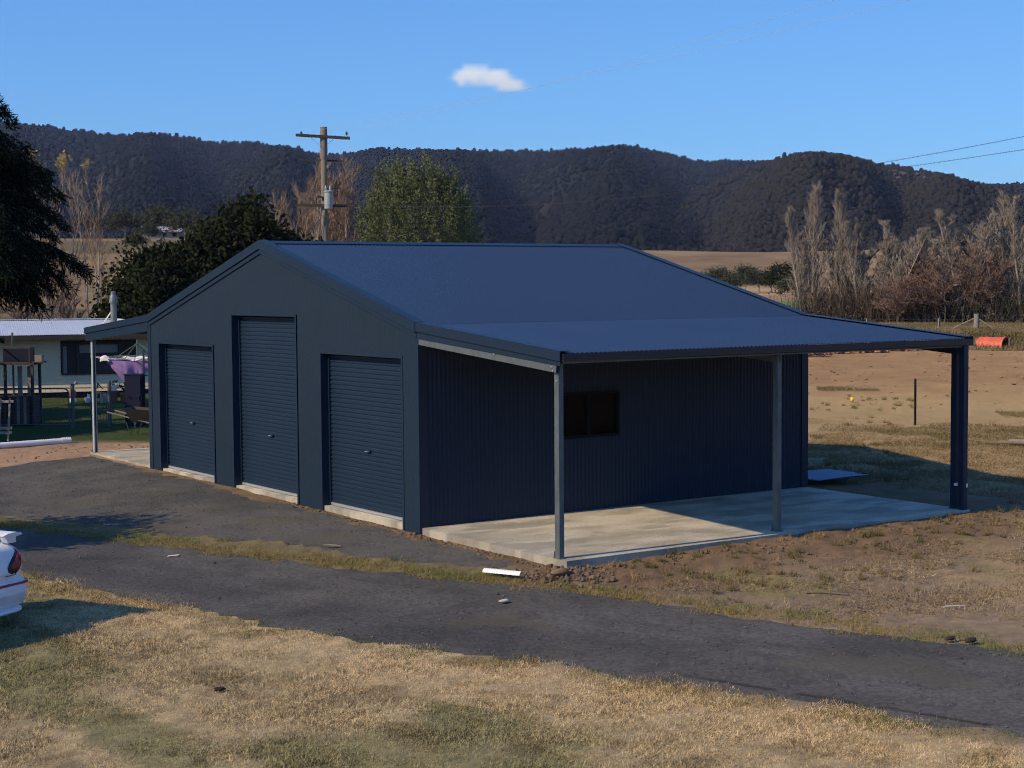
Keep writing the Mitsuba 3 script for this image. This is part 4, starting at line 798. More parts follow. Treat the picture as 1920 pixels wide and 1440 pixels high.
for u0, wd, hh, lab, mm in ((-.30, .92, .42, 'long glass tank with a dark frame on top of the timber stand', 1), (.42, .20, .20, 'small grey crate on the side shelf of the timber stand', 0)):
    if mm:
        k = 'glass_tank'; tag(k, lab, 'tank'); m = MB(); zt = 1.77
        for zz in (zt + .015, zt + hh): m.frame(sp(u0, .02, zz), (wd, .03, .03), se, sb).frame(sp(u0, .42, zz), (wd, .03, .03), se, sb).frame(sp(u0 - wd / 2 + .016, .22, zz), (.03, .37, .028), se, sb).frame(sp(u0 + wd / 2 - .016, .22, zz), (.03, .37, .028), se, sb)
        for u in (u0 - wd / 2 + .02, u0 + wd / 2 - .02):
            for b in (.02, .42): m.frame(sp(u, b, zt + hh / 2), (.026, .026, hh - .03), se, sb)
        put(k + '__frame', m, 'mat_fascia'); put(k + '__back_panel', MB().frame(sp(u0, .39, zt + hh / 2), (wd - .06, .008, hh - .04), se, sb), 'mat_cabinet'); put(k + '__pane', MB().add([sp(u0 - wd / 2 + .03, .03, zt + .03), sp(u0 + wd / 2 - .03, .03, zt + .03), sp(u0 + wd / 2 - .03, .03, zt + hh - .02), sp(u0 - wd / 2 + .03, .03, zt + hh - .02)], [[0, 1, 2, 3]]), 'mat_pane')
    else:
        k = 'crate'; tag(k, lab, 'crate'); m = MB(); b_ = sp(u0 - .02, .1, 1.806)
        m.frame(b_ + UP * .01, (wd, .22, .02), se, sb)
        for s_1 in (-1, 1): m.frame(b_ + sb * s_1 * .10 + UP * hh / 2, (wd, .02, hh - .02), se, sb).frame(b_ + se * s_1 * (wd / 2 - .01) + UP * hh / 2, (.02, .178, hh - .024), se, sb)
        put(k, m, 'mat_timber_grey')
kk = put('steel_pole', MB().tube([at(2.0, 25.6, -.2), at(2.0, 25.6, 2.6)], .03, 8), 'mat_gate', smooth=40); tag(kk, 'thin upright metal pole standing behind the timber stand', 'pole')
k = 'pallet'; tag(k, 'weathered timber pallet frame leaning at the left edge beyond the white pipe', 'pallet'); pu, pl = unit(np.array([.80, -.60, 0])), unit(np.array([.12, .16, .96])); p0 = at(-.25, 20.75)
def pp(u, h, o=0): return p0 + pu * u + pl * h + np.cross(pu, pl) * o
for i, u in enumerate((-.15, .05, .25, .45)): put(k + '__slat', MB().frame(pp(u + .04 * i, .55), (.05, 1.10, .02), pu, pl), 'mat_timber_grey')
for h in (.22, .34, 1.02): put(k + '__rail', MB().frame(pp(.2, h, .032), (.95, .07, .04), pu, pl), 'mat_timber_grey')
# garden ornaments and pots at the foot of the house
def lathe(at_, prof, n=12): return MB().tube([np.asarray(at_) + UP * z for z, r in prof], [r for z, r in prof], n)
o = at(6.0, 32.2); k = 'garden_ornament'; tag(k, 'small red and white garden ornament on the lit grass behind the farm gate', 'ornament')
put(k + '__base', lathe(o, [(-.02, .10), (.06, .14), (.12, .13), (.15, .05)]), 'mat_white', smooth=40); put(k + '__body', lathe(o, [(.14, .05), (.22, .13), (.36, .13), (.46, .05)]), 'mat_terracotta', smooth=40)
put(k + '__neck', MB().tube([o + [0, 0, .44], o + [.05, 0, .58], o + [.12, -.02, .66], o + [.2, -.05, .6]], [.035, .03, .05, .012], 8), 'mat_blind', smooth=40)
o = at(6.35, 31.7); kk = put('garden_ornament', lathe(o, [(-.02, .05), (.08, .10), (.18, .12), (.20, .02)]).tube([o + [0, 0, .18], o + [.03, 0, .30]], [.03, .06], 8), 'mat_white', smooth=40); tag(kk, 'tiny white mushroom-like ornament right of the red and white one', 'ornament')
for x, y, r, h, lab in ((7.05, 31.2, .15, .42, 'taller terracotta pot with a white tag below the house window'), (7.35, 31.0, .16, .36, 'terracotta pot second from the left below the house window')):
    k = free('terracotta_pot'); tag(k, lab, 'pot', 'terracotta pots'); o = at(x, y); put(k + '__body', lathe(o, [(-.02, r * .7), (h * .8, r), (h * .8, r * 1.12), (h, r * 1.12), (h, r * .9), (h * .9, r * .85)]), 'mat_terracotta', smooth=40)
    rg = np.random.default_rng(int(x * 100)); q = o + [0, 0, h] + np.abs(rg.normal(size=(60, 3))) * [.0, .0, .12] + rg.normal(size=(60, 3)) * [.07, .07, .02]; v, f = leaves(rg, q, UP * .8, .12, .4); tag(put(k + '__plant', MB().add(v, f), 'mat_dark_leaf'), kind='stuff')
put('terracotta_pot__tag', MB().frame(at(7.0, 31.0, .52), (.18, .012, .20), GE, GB), 'mat_white')
k = 'blue_bucket'; o = at(6.75, 31.3); tag(k, 'pale blue bucket left of the terracotta pots', 'bucket'); put(k, lathe(o, [(-.02, .11), (.30, .14), (.31, .15), (.30, .125), (.04, .10)]), 'mat_grey_paint', smooth=40)
# rotary clothes line with washing
CX, CY = 5.12, 24.09; CZ = gz(CX, CY); k = 'clothes_line'; tag(k, 'green rotary clothes line behind the left awning', 'clothes line')
ctr = np.array([CX, CY, 0]); put(k + '__pole', MB().tube([ctr + UP * (CZ - .2), ctr + UP * 1.2, ctr + UP * 2.08], [.035, .035, .028], 8), 'mat_clothesline', smooth=40)
ends = []
for i in range(4):
    a = math.radians(128 + 90 * i); d = np.array([math.cos(a), math.sin(a), 0]); p = ctr + d * 1.55 + UP * 1.58; ends.append(p)
    kk = put(k + '__arm', MB().tube([ctr + UP * 1.46, p], .02, 6), 'mat_clothesline'); put(kk + '__brace', MB().tube([ctr + UP * 1.98, ctr + d * .75 + UP * 1.53], .012, 5), 'mat_clothesline')
m = MB()
for s in (.45, .72, 1.0):
    q = [ctr + UP * 1.52 + (p - ctr - UP * 1.52) * s for p in ends]
    for i in range(4): m.tube([q[i], q[(i + 1) % 4]], .004, 4, False)
put(k + '__line', m, 'mat_white')
cu = unit(np.array([5.30, 23.95, 0]) - np.array([4.16, 24.5, 0])); c0 = np.array([4.17, 24.46, 1.55])
def cloth(n, m_, fn): uu, vv = np.meshgrid(np.linspace(0, 1, n), np.linspace(0, 1, m_), indexing='ij'); return MB().grid(fn(uu, vv))
def sheet_fn(u, v):
    ln = np.interp(u, [0, .10, .45, .58, .72, 1.0], [.05, .22, .76, .92, .60, .34]); d = ln * v
    x = u * 1.28 + .10 * v * (u > -1); wv = .05 * np.sin(9 * u + 3 * v) * v + .12 * v * v + .04 * np.sin(22 * u) * v * (u > .5)
    return c0 + cu * x[..., None] + np.cross(UP, cu) * wv[..., None] + UP * (-d + .02 * np.sin(7 * u))[..., None]
kk = put('hanging_sheet', cloth(36, 18, sheet_fn), 'mat_lavender', smooth=True); tag(kk, 'lavender bed sheet blowing on the rotary clothes line', 'sheet')
def white_fn(u, v):
    w_ = .10 * np.sin(math.pi * u) ** .5; z = np.where(v < .5, 1 - np.abs(v * 4 - 1) * .0, 1); a = (v - .5) * 2
    return c0 + cu * (.62 + u * .72)[..., None] + np.cross(UP, cu) * (a * .10 - .25)[..., None] + UP * (.055 - np.abs(a) * w_ + .02 * np.sin(11 * u))[..., None]
kk = put('hanging_sheet', cloth(20, 11, white_fn), 'mat_cloth_white', smooth=True); tag(kk, 'white cloth draped over the line behind the lavender sheet', 'sheet')
def lump_fn(u, v):
    a = (v - .5) * 2; return c0 + cu * (-.03 + u * .26)[..., None] + np.cross(UP, cu) * (a * .07 + .03)[..., None] + UP * (.09 * np.sin(math.pi * np.clip(u * .9 + .05, 0, 1)) * (1 - a * a * .6) - .10 * np.abs(a) ** 2 + .01)[..., None]
kk = put('hanging_sheet', cloth(12, 11, lump_fn), 'mat_cloth_white', smooth=True); tag(kk, 'small white garment bunched at the outer end of the clothes line', 'garment')
# navy cabinet, rack and wheelbarrow at the back of the left awning
k = 'steel_cabinet'; tag(k, 'dark navy steel cabinet standing behind the left awning post', 'cabinet'); o = at(4.34, 22.5); ce, cbk = unit(np.array([.80, -.60, 0])), np.array([.6, .8, 0])
put(k + '__body', MB().frame(o + UP * .72 + cbk * .2, (.46, .40, 1.42), ce, cbk), 'mat_cabinet'); put(k + '__top', MB().frame(o + UP * 1.44 + cbk * .2, (.50, .44, .03), ce, cbk), 'mat_cabinet')
put(k + '__door', MB().frame(o + UP * .72 - cbk * .010, (.43, .015, 1.36), ce, cbk), 'mat_cabinet'); put(k + '__door__handle', MB().frame(o + ce * .16 + UP * .8 - cbk * .03, (.02, .025, .14), ce, cbk), 'mat_gate')
k = 'storage_rack'; tag(k, 'tall metal rack with a pale panel right of the navy cabinet', 'rack'); o = at(4.95, 22.35)
for u in (-.32, .32): put(k + '__upright', MB().frame(o + ce * u + UP * 1.05, (.045, .045, 2.12), ce, cbk), 'mat_dark_metal')
for z in (.45, 1.0, 1.40): put(k + '__shelf', MB().frame(o + UP * z + cbk * .18, (.68, .38, .025), ce, cbk), 'mat_dark_metal')
put(k + '__panel', MB().frame(o + UP * .70 + cbk * .1 + ce * .05, (.5, .02, .42), ce, cbk), 'mat_blind'); put(k + '__box', MB().frame(o + UP * 1.15 + cbk * .15 + ce * .03, (.40, .26, .24), ce, cbk), 'mat_grey_paint')
k = 'wheelbarrow'; tag(k, 'black wheelbarrow parked nose-in beside the shed corner under the left awning', 'wheelbarrow'); o = at(3.62, 19.75); we = unit(np.array([.75, -.66, 0])); wb = np.array([.66, .75, 0])
def tray():
    a = [(-.30, -.25), (.30, -.25), (.30, .25), (-.30, .25)]; b = [(-.48, -.36), (.42, -.36), (.42, .36), (-.48, .36)]; m = MB()
    lo = [o + we * x + wb * y + UP * .36 for x, y in a]; hi = [o + we * x + wb * y + UP * (.66 + .06 * (x < 0)) for x, y in b]; li = [q + UP * .012 for q in lo]; hh = [q + unit(o + UP * q[2] - q) * np.array([1, 1, 0]) * .015 for q in hi]
    m.add(lo + hi, [[0, 1, 5, 4], [1, 2, 6, 5], [2, 3, 7, 6], [3, 0, 4, 7], [3, 2, 1, 0]]); m.add(li + hh, [[4, 5, 1, 0], [5, 6, 2, 1], [6, 7, 3, 2], [7, 4, 0, 3], [0, 1, 2, 3]]); m.add(hi + hh, [[0, 1, 5, 4], [1, 2, 6, 5], [2, 3, 7, 6], [3, 0, 4, 7]]); return m
put(k + '__tray', tray(), 'mat_black_steel')
for s in (-.24, .24):
    put(k + '__handle', MB().tube([o + we * .78 + wb * s * .35 + UP * .17, o + we * .2 + wb * s + UP * .33, o - we * .95 + wb * s * 1.15 + UP * .62], .02, 6), 'mat_timber_grey')
    put(k + '__leg', MB().tube([o - we * .18 + wb * s + UP * .36, o - we * .34 + wb * s * 1.1 + UP * .0, o - we * .44 + wb * s * 1.1 + UP * .36], .016, 6), 'mat_gate')
t = trimesh.creation.torus(.15, .05, 20, 10); t.apply_transform(trimesh.geometry.align_vectors([0, 0, 1], wb)); t.apply_translation(o + we * .78 + UP * .19); put(k + '__wheel', (t.vertices, t.faces), 'mat_tyre', smooth=40)
t = trimesh.creation.cylinder(.10, .03, sections=16); t.apply_transform(trimesh.geometry.align_vectors([0, 0, 1], wb)); t.apply_translation(o + we * .78 + UP * .19); put(k + '__wheel__rim', (t.vertices, t.faces), 'mat_rim')
# pipes and offcuts
def hollow(p0, p1, r, th, n=18, a0=0, a1=2 * math.pi, up=UP):
    p0, p1 = np.asarray(p0, float), np.asarray(p1, float); d = unit(p1 - p0); s = unit(np.cross(up, d)); u = np.cross(d, s); t = np.linspace(a0, a1, n); full = a1 - a0 > 6.2
    ring = lambda q: [q(rr) for rr in (r, r - th)]
    m = MB(); pr = []
    for rr in (r, r - th): pr.append(np.cos(t)[:, None] * s * rr + np.sin(t)[:, None] * u * rr)
    o_, i_ = pr; m.grid(np.stack([p0 + o_, p1 + o_], 1)); m.grid(np.stack([p1 + i_, p0 + i_], 1)); m.grid(np.stack([p0 + i_, p0 + o_], 1)); m.grid(np.stack([p1 + o_, p1 + i_], 1))
    if not full:
        for j in (0, -1): m.add([p0 + o_[j], p1 + o_[j], p1 + i_[j], p0 + i_[j]], [[0, 1, 2, 3]])
    return m
k = 'drain_pipe'; tag(k, 'long white plastic drain pipe lying on the dirt at the left edge', 'pipe'); a, b = at(-2.6, 18.55, .075), at(1.23, 18.75, .07)
put(k + '__barrel', hollow(a, b, .075, .006), 'mat_pvc', smooth=40); d = unit(b - a); put(k + '__socket', hollow(b - d * .22, b + d * .01, .086, .006), 'mat_pvc', smooth=40)
kk = put('pipe_offcut', hollow(at(-1.00, -3.20, .05), at(-.80, -3.74, .05), .055, .006, 12, .15, math.pi - .15), 'mat_pvc', smooth=40); tag(kk, 'short white half-pipe offcut lying by the driveway near the slab corner', 'pipe offcut')
def corr_sheet(p0, du, dv, lu, lv, rise=0.):
    us = np.arange(0, lu + 1e-6, .0095 * 1.0); P_ = p0 + du * us[:, None, None] + dv * (np.linspace(0, lv, 6))[None, :, None] + UP * (.010 * np.cos(2 * np.pi * us / .076)[:, None, None] + rise * np.sin(np.linspace(0, 3.14, 6))[None, :, None]); return MB().grid(P_)
for i, (x, y, lu, lv, z, rot, lab) in enumerate(((8.35, 1.55, .76, 1.7, .05, 0, 'lower blue corrugated roofing offcut on the shaded ground behind the shed'), (8.42, .95, .76, 1.3, .085, .03, 'upper blue corrugated roofing offcut on the shaded ground behind the shed'))):
    du = np.array([math.sin(rot), -math.cos(rot), 0]) * 1.0; dv = np.array([math.cos(rot), math.sin(rot), 0]); du, dv = (dv, -du) if False else (du, dv)
    kk = put('roofing_offcut', corr_sheet(at(x, y, z + .02), du, dv, lu, lv, .01), 'mat_blue_sheet', smooth=50); tag(kk, lab, 'roofing sheet', 'blue roofing offcuts')

# ------------------------------------------------------------------ field on the right
k = 'star_picket'; o = at(19.58, 7.85); m = MB()
for a in (90, 210, 330):
    d = np.array([math.cos(math.radians(a)), math.sin(math.radians(a)), 0]); m.frame(o + d * .017 + UP * .42, (.034, .007, 1.54), d, np.cross(UP, d))
put(k, m, 'mat_black_steel'); tag(k, 'black steel star picket standing alone in the field', 'post')
o = at(23.68, 13.91); k = 'yellow_marker'; tag(k, 'small bright yellow cap on a peg in the brown field', 'marker'); put(k + '__peg', MB().tube([o - UP * .2, o + UP * .10], .015, 6), 'mat_timber_grey'); put(k + '__cap', lathe(o + UP * .08, [(0, .045), (.02, .062), (.09, .062), (.12, .04)]), 'mat_yellow', smooth=40)
k = 'timber_log'; o = at(17.25, 2.9); d = unit(np.array([-.05, -1, .02])); kk = put(k, MB().tube([o + UP * .10 - d * .15, o + UP * .12 + d * 1.0, o + UP * .13 + d * 2.6], [.06, .085, .09], 9), 'mat_timber_grey', smooth=40); tag(kk, 'weathered grey log lying in the grass at the right edge', 'log')
kk = put('timber_log', MB().tube([at(17.0, 3.45, .05), at(17.2, 2.9, .09), at(17.3, 2.2, .06)], [.02, .035, .03], 7), 'mat_stick', smooth=40); tag(kk, 'thin brown branch in front of the grey log', 'branch')
ce_ = unit(np.array([60.3, 37.3, 0]) - np.array([59.1, 38.7, 0])); c0_, c1_ = np.array([60.15, 38.9, 0]), np.array([60.45, 37.35, 0]); zc = gz(60, 38.8)
k = 'culvert_pipe'; tag(k, 'half-buried orange red culvert pipe at the far side of the field', 'pipe'); a = c0_ + UP * (zc + .27); b = c1_ + UP * (zc + .27)
put(k + '__barrel', hollow(a, b, .58, .05, 28), 'mat_red_pipe', smooth=40); put(k + '__rim', hollow(b - unit(b - a) * .12, b + unit(b - a) * .01, .62, .08, 28), 'mat_red_pipe', smooth=40)
kk = put('fence_stake', MB().bar(at(60.35, 37.10, -.2), at(60.32, 37.06, .80), .06, .06), 'mat_timber_grey'); tag(kk, 'pale timber stake leaning in front of the culvert mouth', 'stake')
k = 'white_trough'; o = at(58.9, 38.75); tag(k, 'low white trough on bricks left of the red culvert', 'trough'); te = unit(np.array([.60, -.80, 0])); tb = np.array([.8, .6, 0])
m = MB().frame(o + UP * .20, (.75, .35, .03), te, tb)
for s in (-1, 1): m.frame(o + UP * .27 + tb * s * .165, (.75, .02, .12), te, tb).frame(o + UP * .27 + te * s * .365, (.02, .308, .118), te, tb)
put(k + '__tray', m, 'mat_white')
for s in (-.28, .28): put(k + '__brick', MB().frame(o + UP * .06 + te * s, (.1, .3, .22), te, tb), 'mat_brick_rubble')
kk = put('red_cattle_tray', hollow(at(58.6, 42.9, .12), at(59.3, 42.1, .12), .3, .03, 12, math.pi, 2 * math.pi), 'mat_red_pipe') if False else None
rng = np.random.default_rng(131)
for i, (x0, y0, x1, y1, n, lab) in enumerate(((43.0, 36.7, 45.0, 35.9, 90, 'low heap of red brick rubble at the left of the field edge, under the awning'), (46.7, 37.3, 49.4, 36.3, 120, 'longer heap of red brick rubble in the middle of the field edge'), (50.0, 37.0, 51.5, 36.0, 60, 'small heap of pale red rubble right of the longer heap'))):
    k = free('rubble_heap'); m = MB()
    for j in range(n):
        f = rng.uniform(); c = np.array([x0 + (x1 - x0) * f + rng.normal(0, .25), y0 + (y1 - y0) * f + rng.normal(0, .25), 0]); hz = .36 * rng.uniform() * math.sin(math.pi * min(max(f, .08), .92)) ** .5; c[2] = gz(c[0], c[1]) + .06 + hz
        ax = unit(rng.normal(size=3) * [1, 1, .3]); ay = unit(np.cross(ax, rng.normal(size=3))); m.frame(c, (rng.uniform(.15, .32), .12, rng.uniform(.07, .14)), ax, ay)
    put(k, m, 'mat_brick_rubble'); tag(k, lab, 'rubble', 'heaps along the field edge', kind='stuff')
k = 'strainer_post'; o = at(64.51, 42.76); tag(k, 'pale fence strainer post with two diagonal stays beyond the field', 'post'); fe = unit(np.array([.62, -.78, 0]))
put(k + '__post', MB().tube([o - UP * .3, o + UP * 1.15], [.16, .15], 10), 'mat_timber_grey', smooth=40)
for s in (-1, 1): put(k + '__stay', MB().tube([o + UP * .95, o + fe * s * (1.9 if s < 0 else 1.35) + UP * .0], .045, 6), 'mat_timber_grey')
FP = [(63.06, 44.34, .9, 'thin pale fence post left of the strainer post'), (60.2, 47.4, .9, 'thin fence post behind the far end of the awning roof'), (66.3, 40.6, 1.0, 'thin fence post right of the strainer post, above the culvert'), (67.9, 38.6, 1.0, 'thin fence post at the right edge of the picture')]
for x, y, h, lab in FP:
    kk = put('fence_post', MB().bar(at(x, y, -.2), at(x, y, h), .09, .09), 'mat_timber_grey'); tag(kk, lab, 'fence post', 'posts of the far fence')
m = MB()
line = [at(57.0, 50.9), at(60.2, 47.4), at(63.06, 44.34), at(64.51, 42.76), at(66.3, 40.6), at(67.9, 38.6), at(70.5, 35.5)]
for h in (.3, .55, .82): m.tube([q + UP * h for q in line], .006, 4, False)
put('fence_wire', m, 'mat_gate'); tag('fence_wire', 'thin wire strands strung along the far fence posts', 'fence wire')

# ------------------------------------------------------------------ white car, rear end in view at the left edge
CH = unit(np.array([-.88, -.475, 0])); CS = np.array([.475, -.88, 0.])        # heading, towards its near (left) side
rear = np.array([-6.60, -2.08, 0]) - CS * .80 - CH * .12; cz = gz(-7.5, -2.5)
def cp(u, s, z): u, s, z = np.broadcast_arrays(np.asarray(u, float), np.asarray(s, float), np.asarray(z, float)); return rear + u[..., None] * CH + s[..., None] * CS + (z + cz)[..., None] * UP
k = 'white_car'; tag(k, 'white sedan with a rear spoiler cut off by the left edge', 'car')
def loft(us, hw, zb, zt, n=28, p=4.5, tum=.10):
    """closed body: rounded-box sections of half width hw between zb and zt along the car"""
    t = np.linspace(0, 2 * math.pi, n, endpoint=False); P_ = []
    for u, w_, b, tp in zip(us, hw, zb, zt):
        c, s = np.cos(t), np.sin(t); x = np.sign(c) * np.abs(c) ** (2 / p); y = np.sign(s) * np.abs(s) ** (2 / p); z = (b + tp) / 2 + y * (tp - b) / 2
        P_.append(cp(u, x * w_ * (1 - tum * np.clip(y, 0, 1) ** 2 - .06 * np.clip(-y, 0, 1)), z))
    P_ = np.array(P_); P_ = np.concatenate([P_, P_[:, :1]], 1); m = MB().grid(P_[:, ::-1])
    for q in (P_[0], P_[-1]): m.add(np.vstack([q[:-1], q[:-1].mean(0)[None]]), [[j, (j + 1) % n, n] for j in range(n)])
    return m
us = [.03, .07, .15, .35, .7, 1.2, 2.0, 3.0, 3.8, 4.3, 4.55, 4.68]
put(k + '__body', loft(us, [.75, .81, .84, .86, .875, .885, .89, .89, .875, .83, .74, .60], [.50, .44, .38, .30, .24, .22, .20, .20, .22, .26, .30, .36], [.90, .95, .97, .985, .99, .99, .98, .97, .92, .82, .74, .66]), 'mat_car_paint', smooth=55)
put(k + '__cabin', loft([.85, 1.05, 1.6, 2.0, 2.6, 3.3, 3.55], [.66, .68, .68, .69, .69, .68, .66], [.90] * 7, [.97, 1.10, 1.37, 1.42, 1.40, 1.08, .96], p=4, tum=.16), 'mat_car_glass', smooth=55)
put(k + '__roof', loft([1.50, 1.6, 2.0, 2.5, 2.66], [.50, .57, .59, .58, .50], [1.36] * 5, [1.39, 1.405, 1.445, 1.42, 1.40], p=3, tum=0), 'mat_car_paint', smooth=55)
put(k + '__bumper', loft([-.03, .0, .05, .14, .45, .62], [.70, .80, .855, .885, .895, .893], [.24, .22, .21, .205, .20, .20], [.54, .57, .585, .59, .59, .58], p=6, tum=.02), 'mat_car_paint', smooth=55)
put(k + '__bumper_strip', loft([-.045, -.018, .034, .13, .45, .63], [.69, .80, .862, .893, .902, .900], [.475] * 6, [.525] * 6, p=8, tum=0), 'mat_car_strip', smooth=55)
put(k + '__bumper_skirt', loft([.02, .06, .12, .2, .45, .62], [.68, .78, .84, .872, .89, .892], [.155] * 6, [.235] * 6, p=6, tum=-.01), 'mat_car_paint', smooth=55)
for s in (1, -1):
    # wrap-around tail light: teardrop on the quarter panel, pointed at the top rear
    yz = [(.075, .885), (.08, .80), (.09, .73), (.12, .665), (.18, .635), (.26, .632), (.315, .655), (.325, .70), (.28, .755), (.20, .82), (.13, .875), (.09, .90)]
    def wall(u, z):
        w_ = np.interp(u, us, [.75, .81, .84, .86, .875, .885, .89, .89, .875, .83, .74, .60]); b = np.interp(u, us, [.50, .44, .38, .30, .24, .22, .20, .20, .22, .26, .30, .36]); tp = np.interp(u, us, [.90, .95, .97, .985, .99, .99, .98, .97, .92, .82, .74, .66])
        y = (z - (b + tp) / 2) / ((tp - b) / 2); y = np.clip(y, -.98, .98); return w_ * (1 - np.abs(y) ** 4.5) ** (1 / 4.5) * (1 - .10 * np.clip(y, 0, 1) ** 2 - .06 * np.clip(-y, 0, 1))
    def lens(scale, off):
        q = np.array(yz); c = q.mean(0); ring = [c + (q - c) * f for f in (scale, scale * .66, scale * .33, .02)]; P_ = []
        for i, rg_ in enumerate(ring): P_.append(cp(rg_[:, 0], s * (wall(rg_[:, 0], rg_[:, 1]) + off * (0 if i == 0 else 1)), rg_[:, 1]))
        P_ = np.array(P_); P_ = np.concatenate([P_, P_[:, :1]], 1); return MB().grid(P_)
    kk = put(k + '__tail_light', lens(.90, .030), 'mat_car_lamp', smooth=40); put(kk + '__seal', lens(1.10, .018), 'mat_car_seal', smooth=40)
put(k + '__boot_edge', MB().tube([cp(.40, .876, .615), cp(.30, .868, .612), cp(.22, .85, .61), cp(.19, .843, .66)], .004, 5, False), 'mat_car_seal')
sp_ = [(.00, .0), (.02, .025), (.10, .04), (.22, .035), (.30, .012), (.28, .0), (.12, -.012)]
put(k + '__spoiler', MB().extrude([(a, b) for a, b in sp_][::-1], cp(.02, -.78, 1.035), CH, UP, CS * 1.56), 'mat_car_paint', smooth=50)
for s in (-.66, .66): put(k + '__spoiler__pedestal', MB().extrude([(.03, -.09), (.03, .0), (.20, .0), (.15, -.09)], cp(.02, s - .05, 1.035), CH, UP, CS * .10), 'mat_car_paint')
put(k + '__number_plate', MB().frame(cp(.045, 0, .70), (.37, .11, .012), CS, UP), 'mat_white')
for u in (.98, 3.72):
    for s in (-.78, .78):
        wc = cp(u, s, .30); wk = free(k + '__wheel'); t = trimesh.creation.torus(.225, .085, 28, 12); t.apply_transform(trimesh.geometry.align_vectors([0, 0, 1], CS)); t.apply_translation(wc); put(wk + '__tyre', (t.vertices, t.faces), 'mat_tyre', smooth=40)
        t = trimesh.creation.cylinder(.20, .13, sections=24); t.apply_transform(trimesh.geometry.align_vectors([0, 0, 1], CS)); t.apply_translation(wc); put(wk + '__rim', (t.vertices, t.faces), 'mat_rim')
for s in (-1, 1): put(k + '__headlight', loft([4.42, 4.5, 4.60], [.12, .12, .10], [.58, .58, .60], [.72, .71, .69], p=3, tum=0) if False else MB().frame(cp(4.52, s * .60, .62), (.16, .30, .12), CH, CS), 'mat_car_glass')
put(k + '__side_strip', MB().bar(cp(.66, .897, .50), cp(4.1, .893, .50), .012, .05), 'mat_car_strip')

# ------------------------------------------------------------------ grass, weeds, clods, stones, sticks
def blades(seed, n, size, lo, hi, wd, lean, per=1):
    rng = np.random.default_rng(seed); p = np.column_stack([rng.uniform(-size / 2, size / 2, (n, 2)), np.full(n, -.01)]); d = unit(rng.normal(size=(n, 3)) * lean + UP); ln = rng.uniform(lo, hi, n); s = unit(np.cross(d, rng.normal(size=(n, 3)))) * wd / 2
    tip = p + d * ln[:, None] + rng.normal(size=(n, 3)) * [.3, .3, .05] * ln[:, None] * .5
    v = np.stack([p - s, p + s, tip], 1).reshape(-1, 3); return v, np.arange(3 * n).reshape(-1, 3)
for i in range(3): scene[f'lawn_patch_{i}'] = {'type': 'shapegroup', 'lawn_blades': mikit.ply(blades(200 + i, 2500, .74, .02, .058, .007, .85), 'mat_lawn_blade')}
for i in range(2): scene[f'verge_patch_{i}'] = {'type': 'shapegroup', 'verge_blades': mikit.ply(blades(210 + i, 260, .42, .03, .09, .007, .6), 'mat_verge_blade')}
def weed_mesh(seed):
    rng = np.random.default_rng(seed); m = MB(); n = 46; d = unit(rng.normal(size=(n, 3)) * .7 + UP * .8); ribbons(m, rng.normal(size=(n, 3)) * [.04, .04, 0], d, rng.uniform(.05, .14, n), np.full(n, .008), rng); return m
for i in range(2): scene[f'weed_patch_{i}'] = {'type': 'shapegroup', 'weed_blades': mikit.ply(weed_mesh(220 + i).mesh(), 'mat_weed')}
count = {}
def inst(name, group, x, y, rz, s=1., dz=0.):
    count[name] = count.get(name, 0) + 1
    scene[f'{name}__{count[name]:03d}'] = {'type': 'instance', 'shape': {'type': 'ref', 'id': group}, 'to_world': T().translate([x, y, gz(x, y) + dz]).rotate([0, 0, 1], rz).scale(s)}
rng = np.random.default_rng(230); drive_in = drive_poly.buffer(-.12); lawn_line = np.array(DRIVE_LOW)
for gx in np.arange(-13, 1.5, .62):
    for gy in np.arange(-17, 9, .62):
        x, y = gx + rng.uniform(-.1, .1), gy + rng.uniform(-.1, .1); r, az = polar(np.array(x), np.array(y))
        if x < np.interp(-y, -lawn_line[:, 1], lawn_line[:, 0]) + .05 and 8.2 < r < 30 and 33 < az < 78: inst('lawn_grass', f'lawn_patch_{rng.integers(3)}', x, y, rng.uniform(0, 360), rng.uniform(.9, 1.1))
tag('lawn_grass', 'dry straw coloured lawn grass with green patches in the foreground', 'grass', kind='stuff')
up_line = shapely.LineString(DRIVE_UP); low_line = shapely.LineString(DRIVE_LOW); ap_line = shapely.LineString(APRON[1:9])
def along(line, step, spread, name, grp, off=0., p=1., s=(.7, 1.2)):
    for t in np.arange(0, line.length, step):
        if rng.uniform() > p: continue
        q = np.array(line.interpolate(t).coords[0]); q2 = np.array(line.interpolate(t + .05).coords[0]); n_ = unit(np.array([q[1] - q2[1], q2[0] - q[0]])); q = q + n_ * (off + rng.normal() * spread); inst(name, f'{grp}_{rng.integers(2)}', q[0], q[1], rng.uniform(0, 360), rng.uniform(*s))
along(up_line, .16, .16, 'verge_grass', 'verge_patch', .04); along(up_line, .3, .22, 'verge_grass', 'verge_patch', .30, .35, (.5, .9)); along(low_line, .25, .10, 'verge_grass', 'verge_patch', -.02, .7)
tag('verge_grass', 'strip of short green and yellow grass between the driveway and the shed ground', 'grass', kind='stuff')
for i in range(260):
    f = rng.uniform(); x = rng.uniform(.2, 13); y = -3.75 - abs(rng.normal()) * 1.3 - (.3 if x > 9 else 0)
    inst('dry_weeds', f'weed_patch_{rng.integers(2)}', x, y, rng.uniform(0, 360), rng.uniform(.4, 1.1))
for i in range(350):
    x = rng.uniform(9.5, 26); y = rng.uniform(-4, 18)
    if meshkit.noise(np.array([x * .6, y * .6, 3.])) > .45: inst('dry_weeds', f'weed_patch_{rng.integers(2)}', x, y, rng.uniform(0, 360), rng.uniform(.5, 1.4))
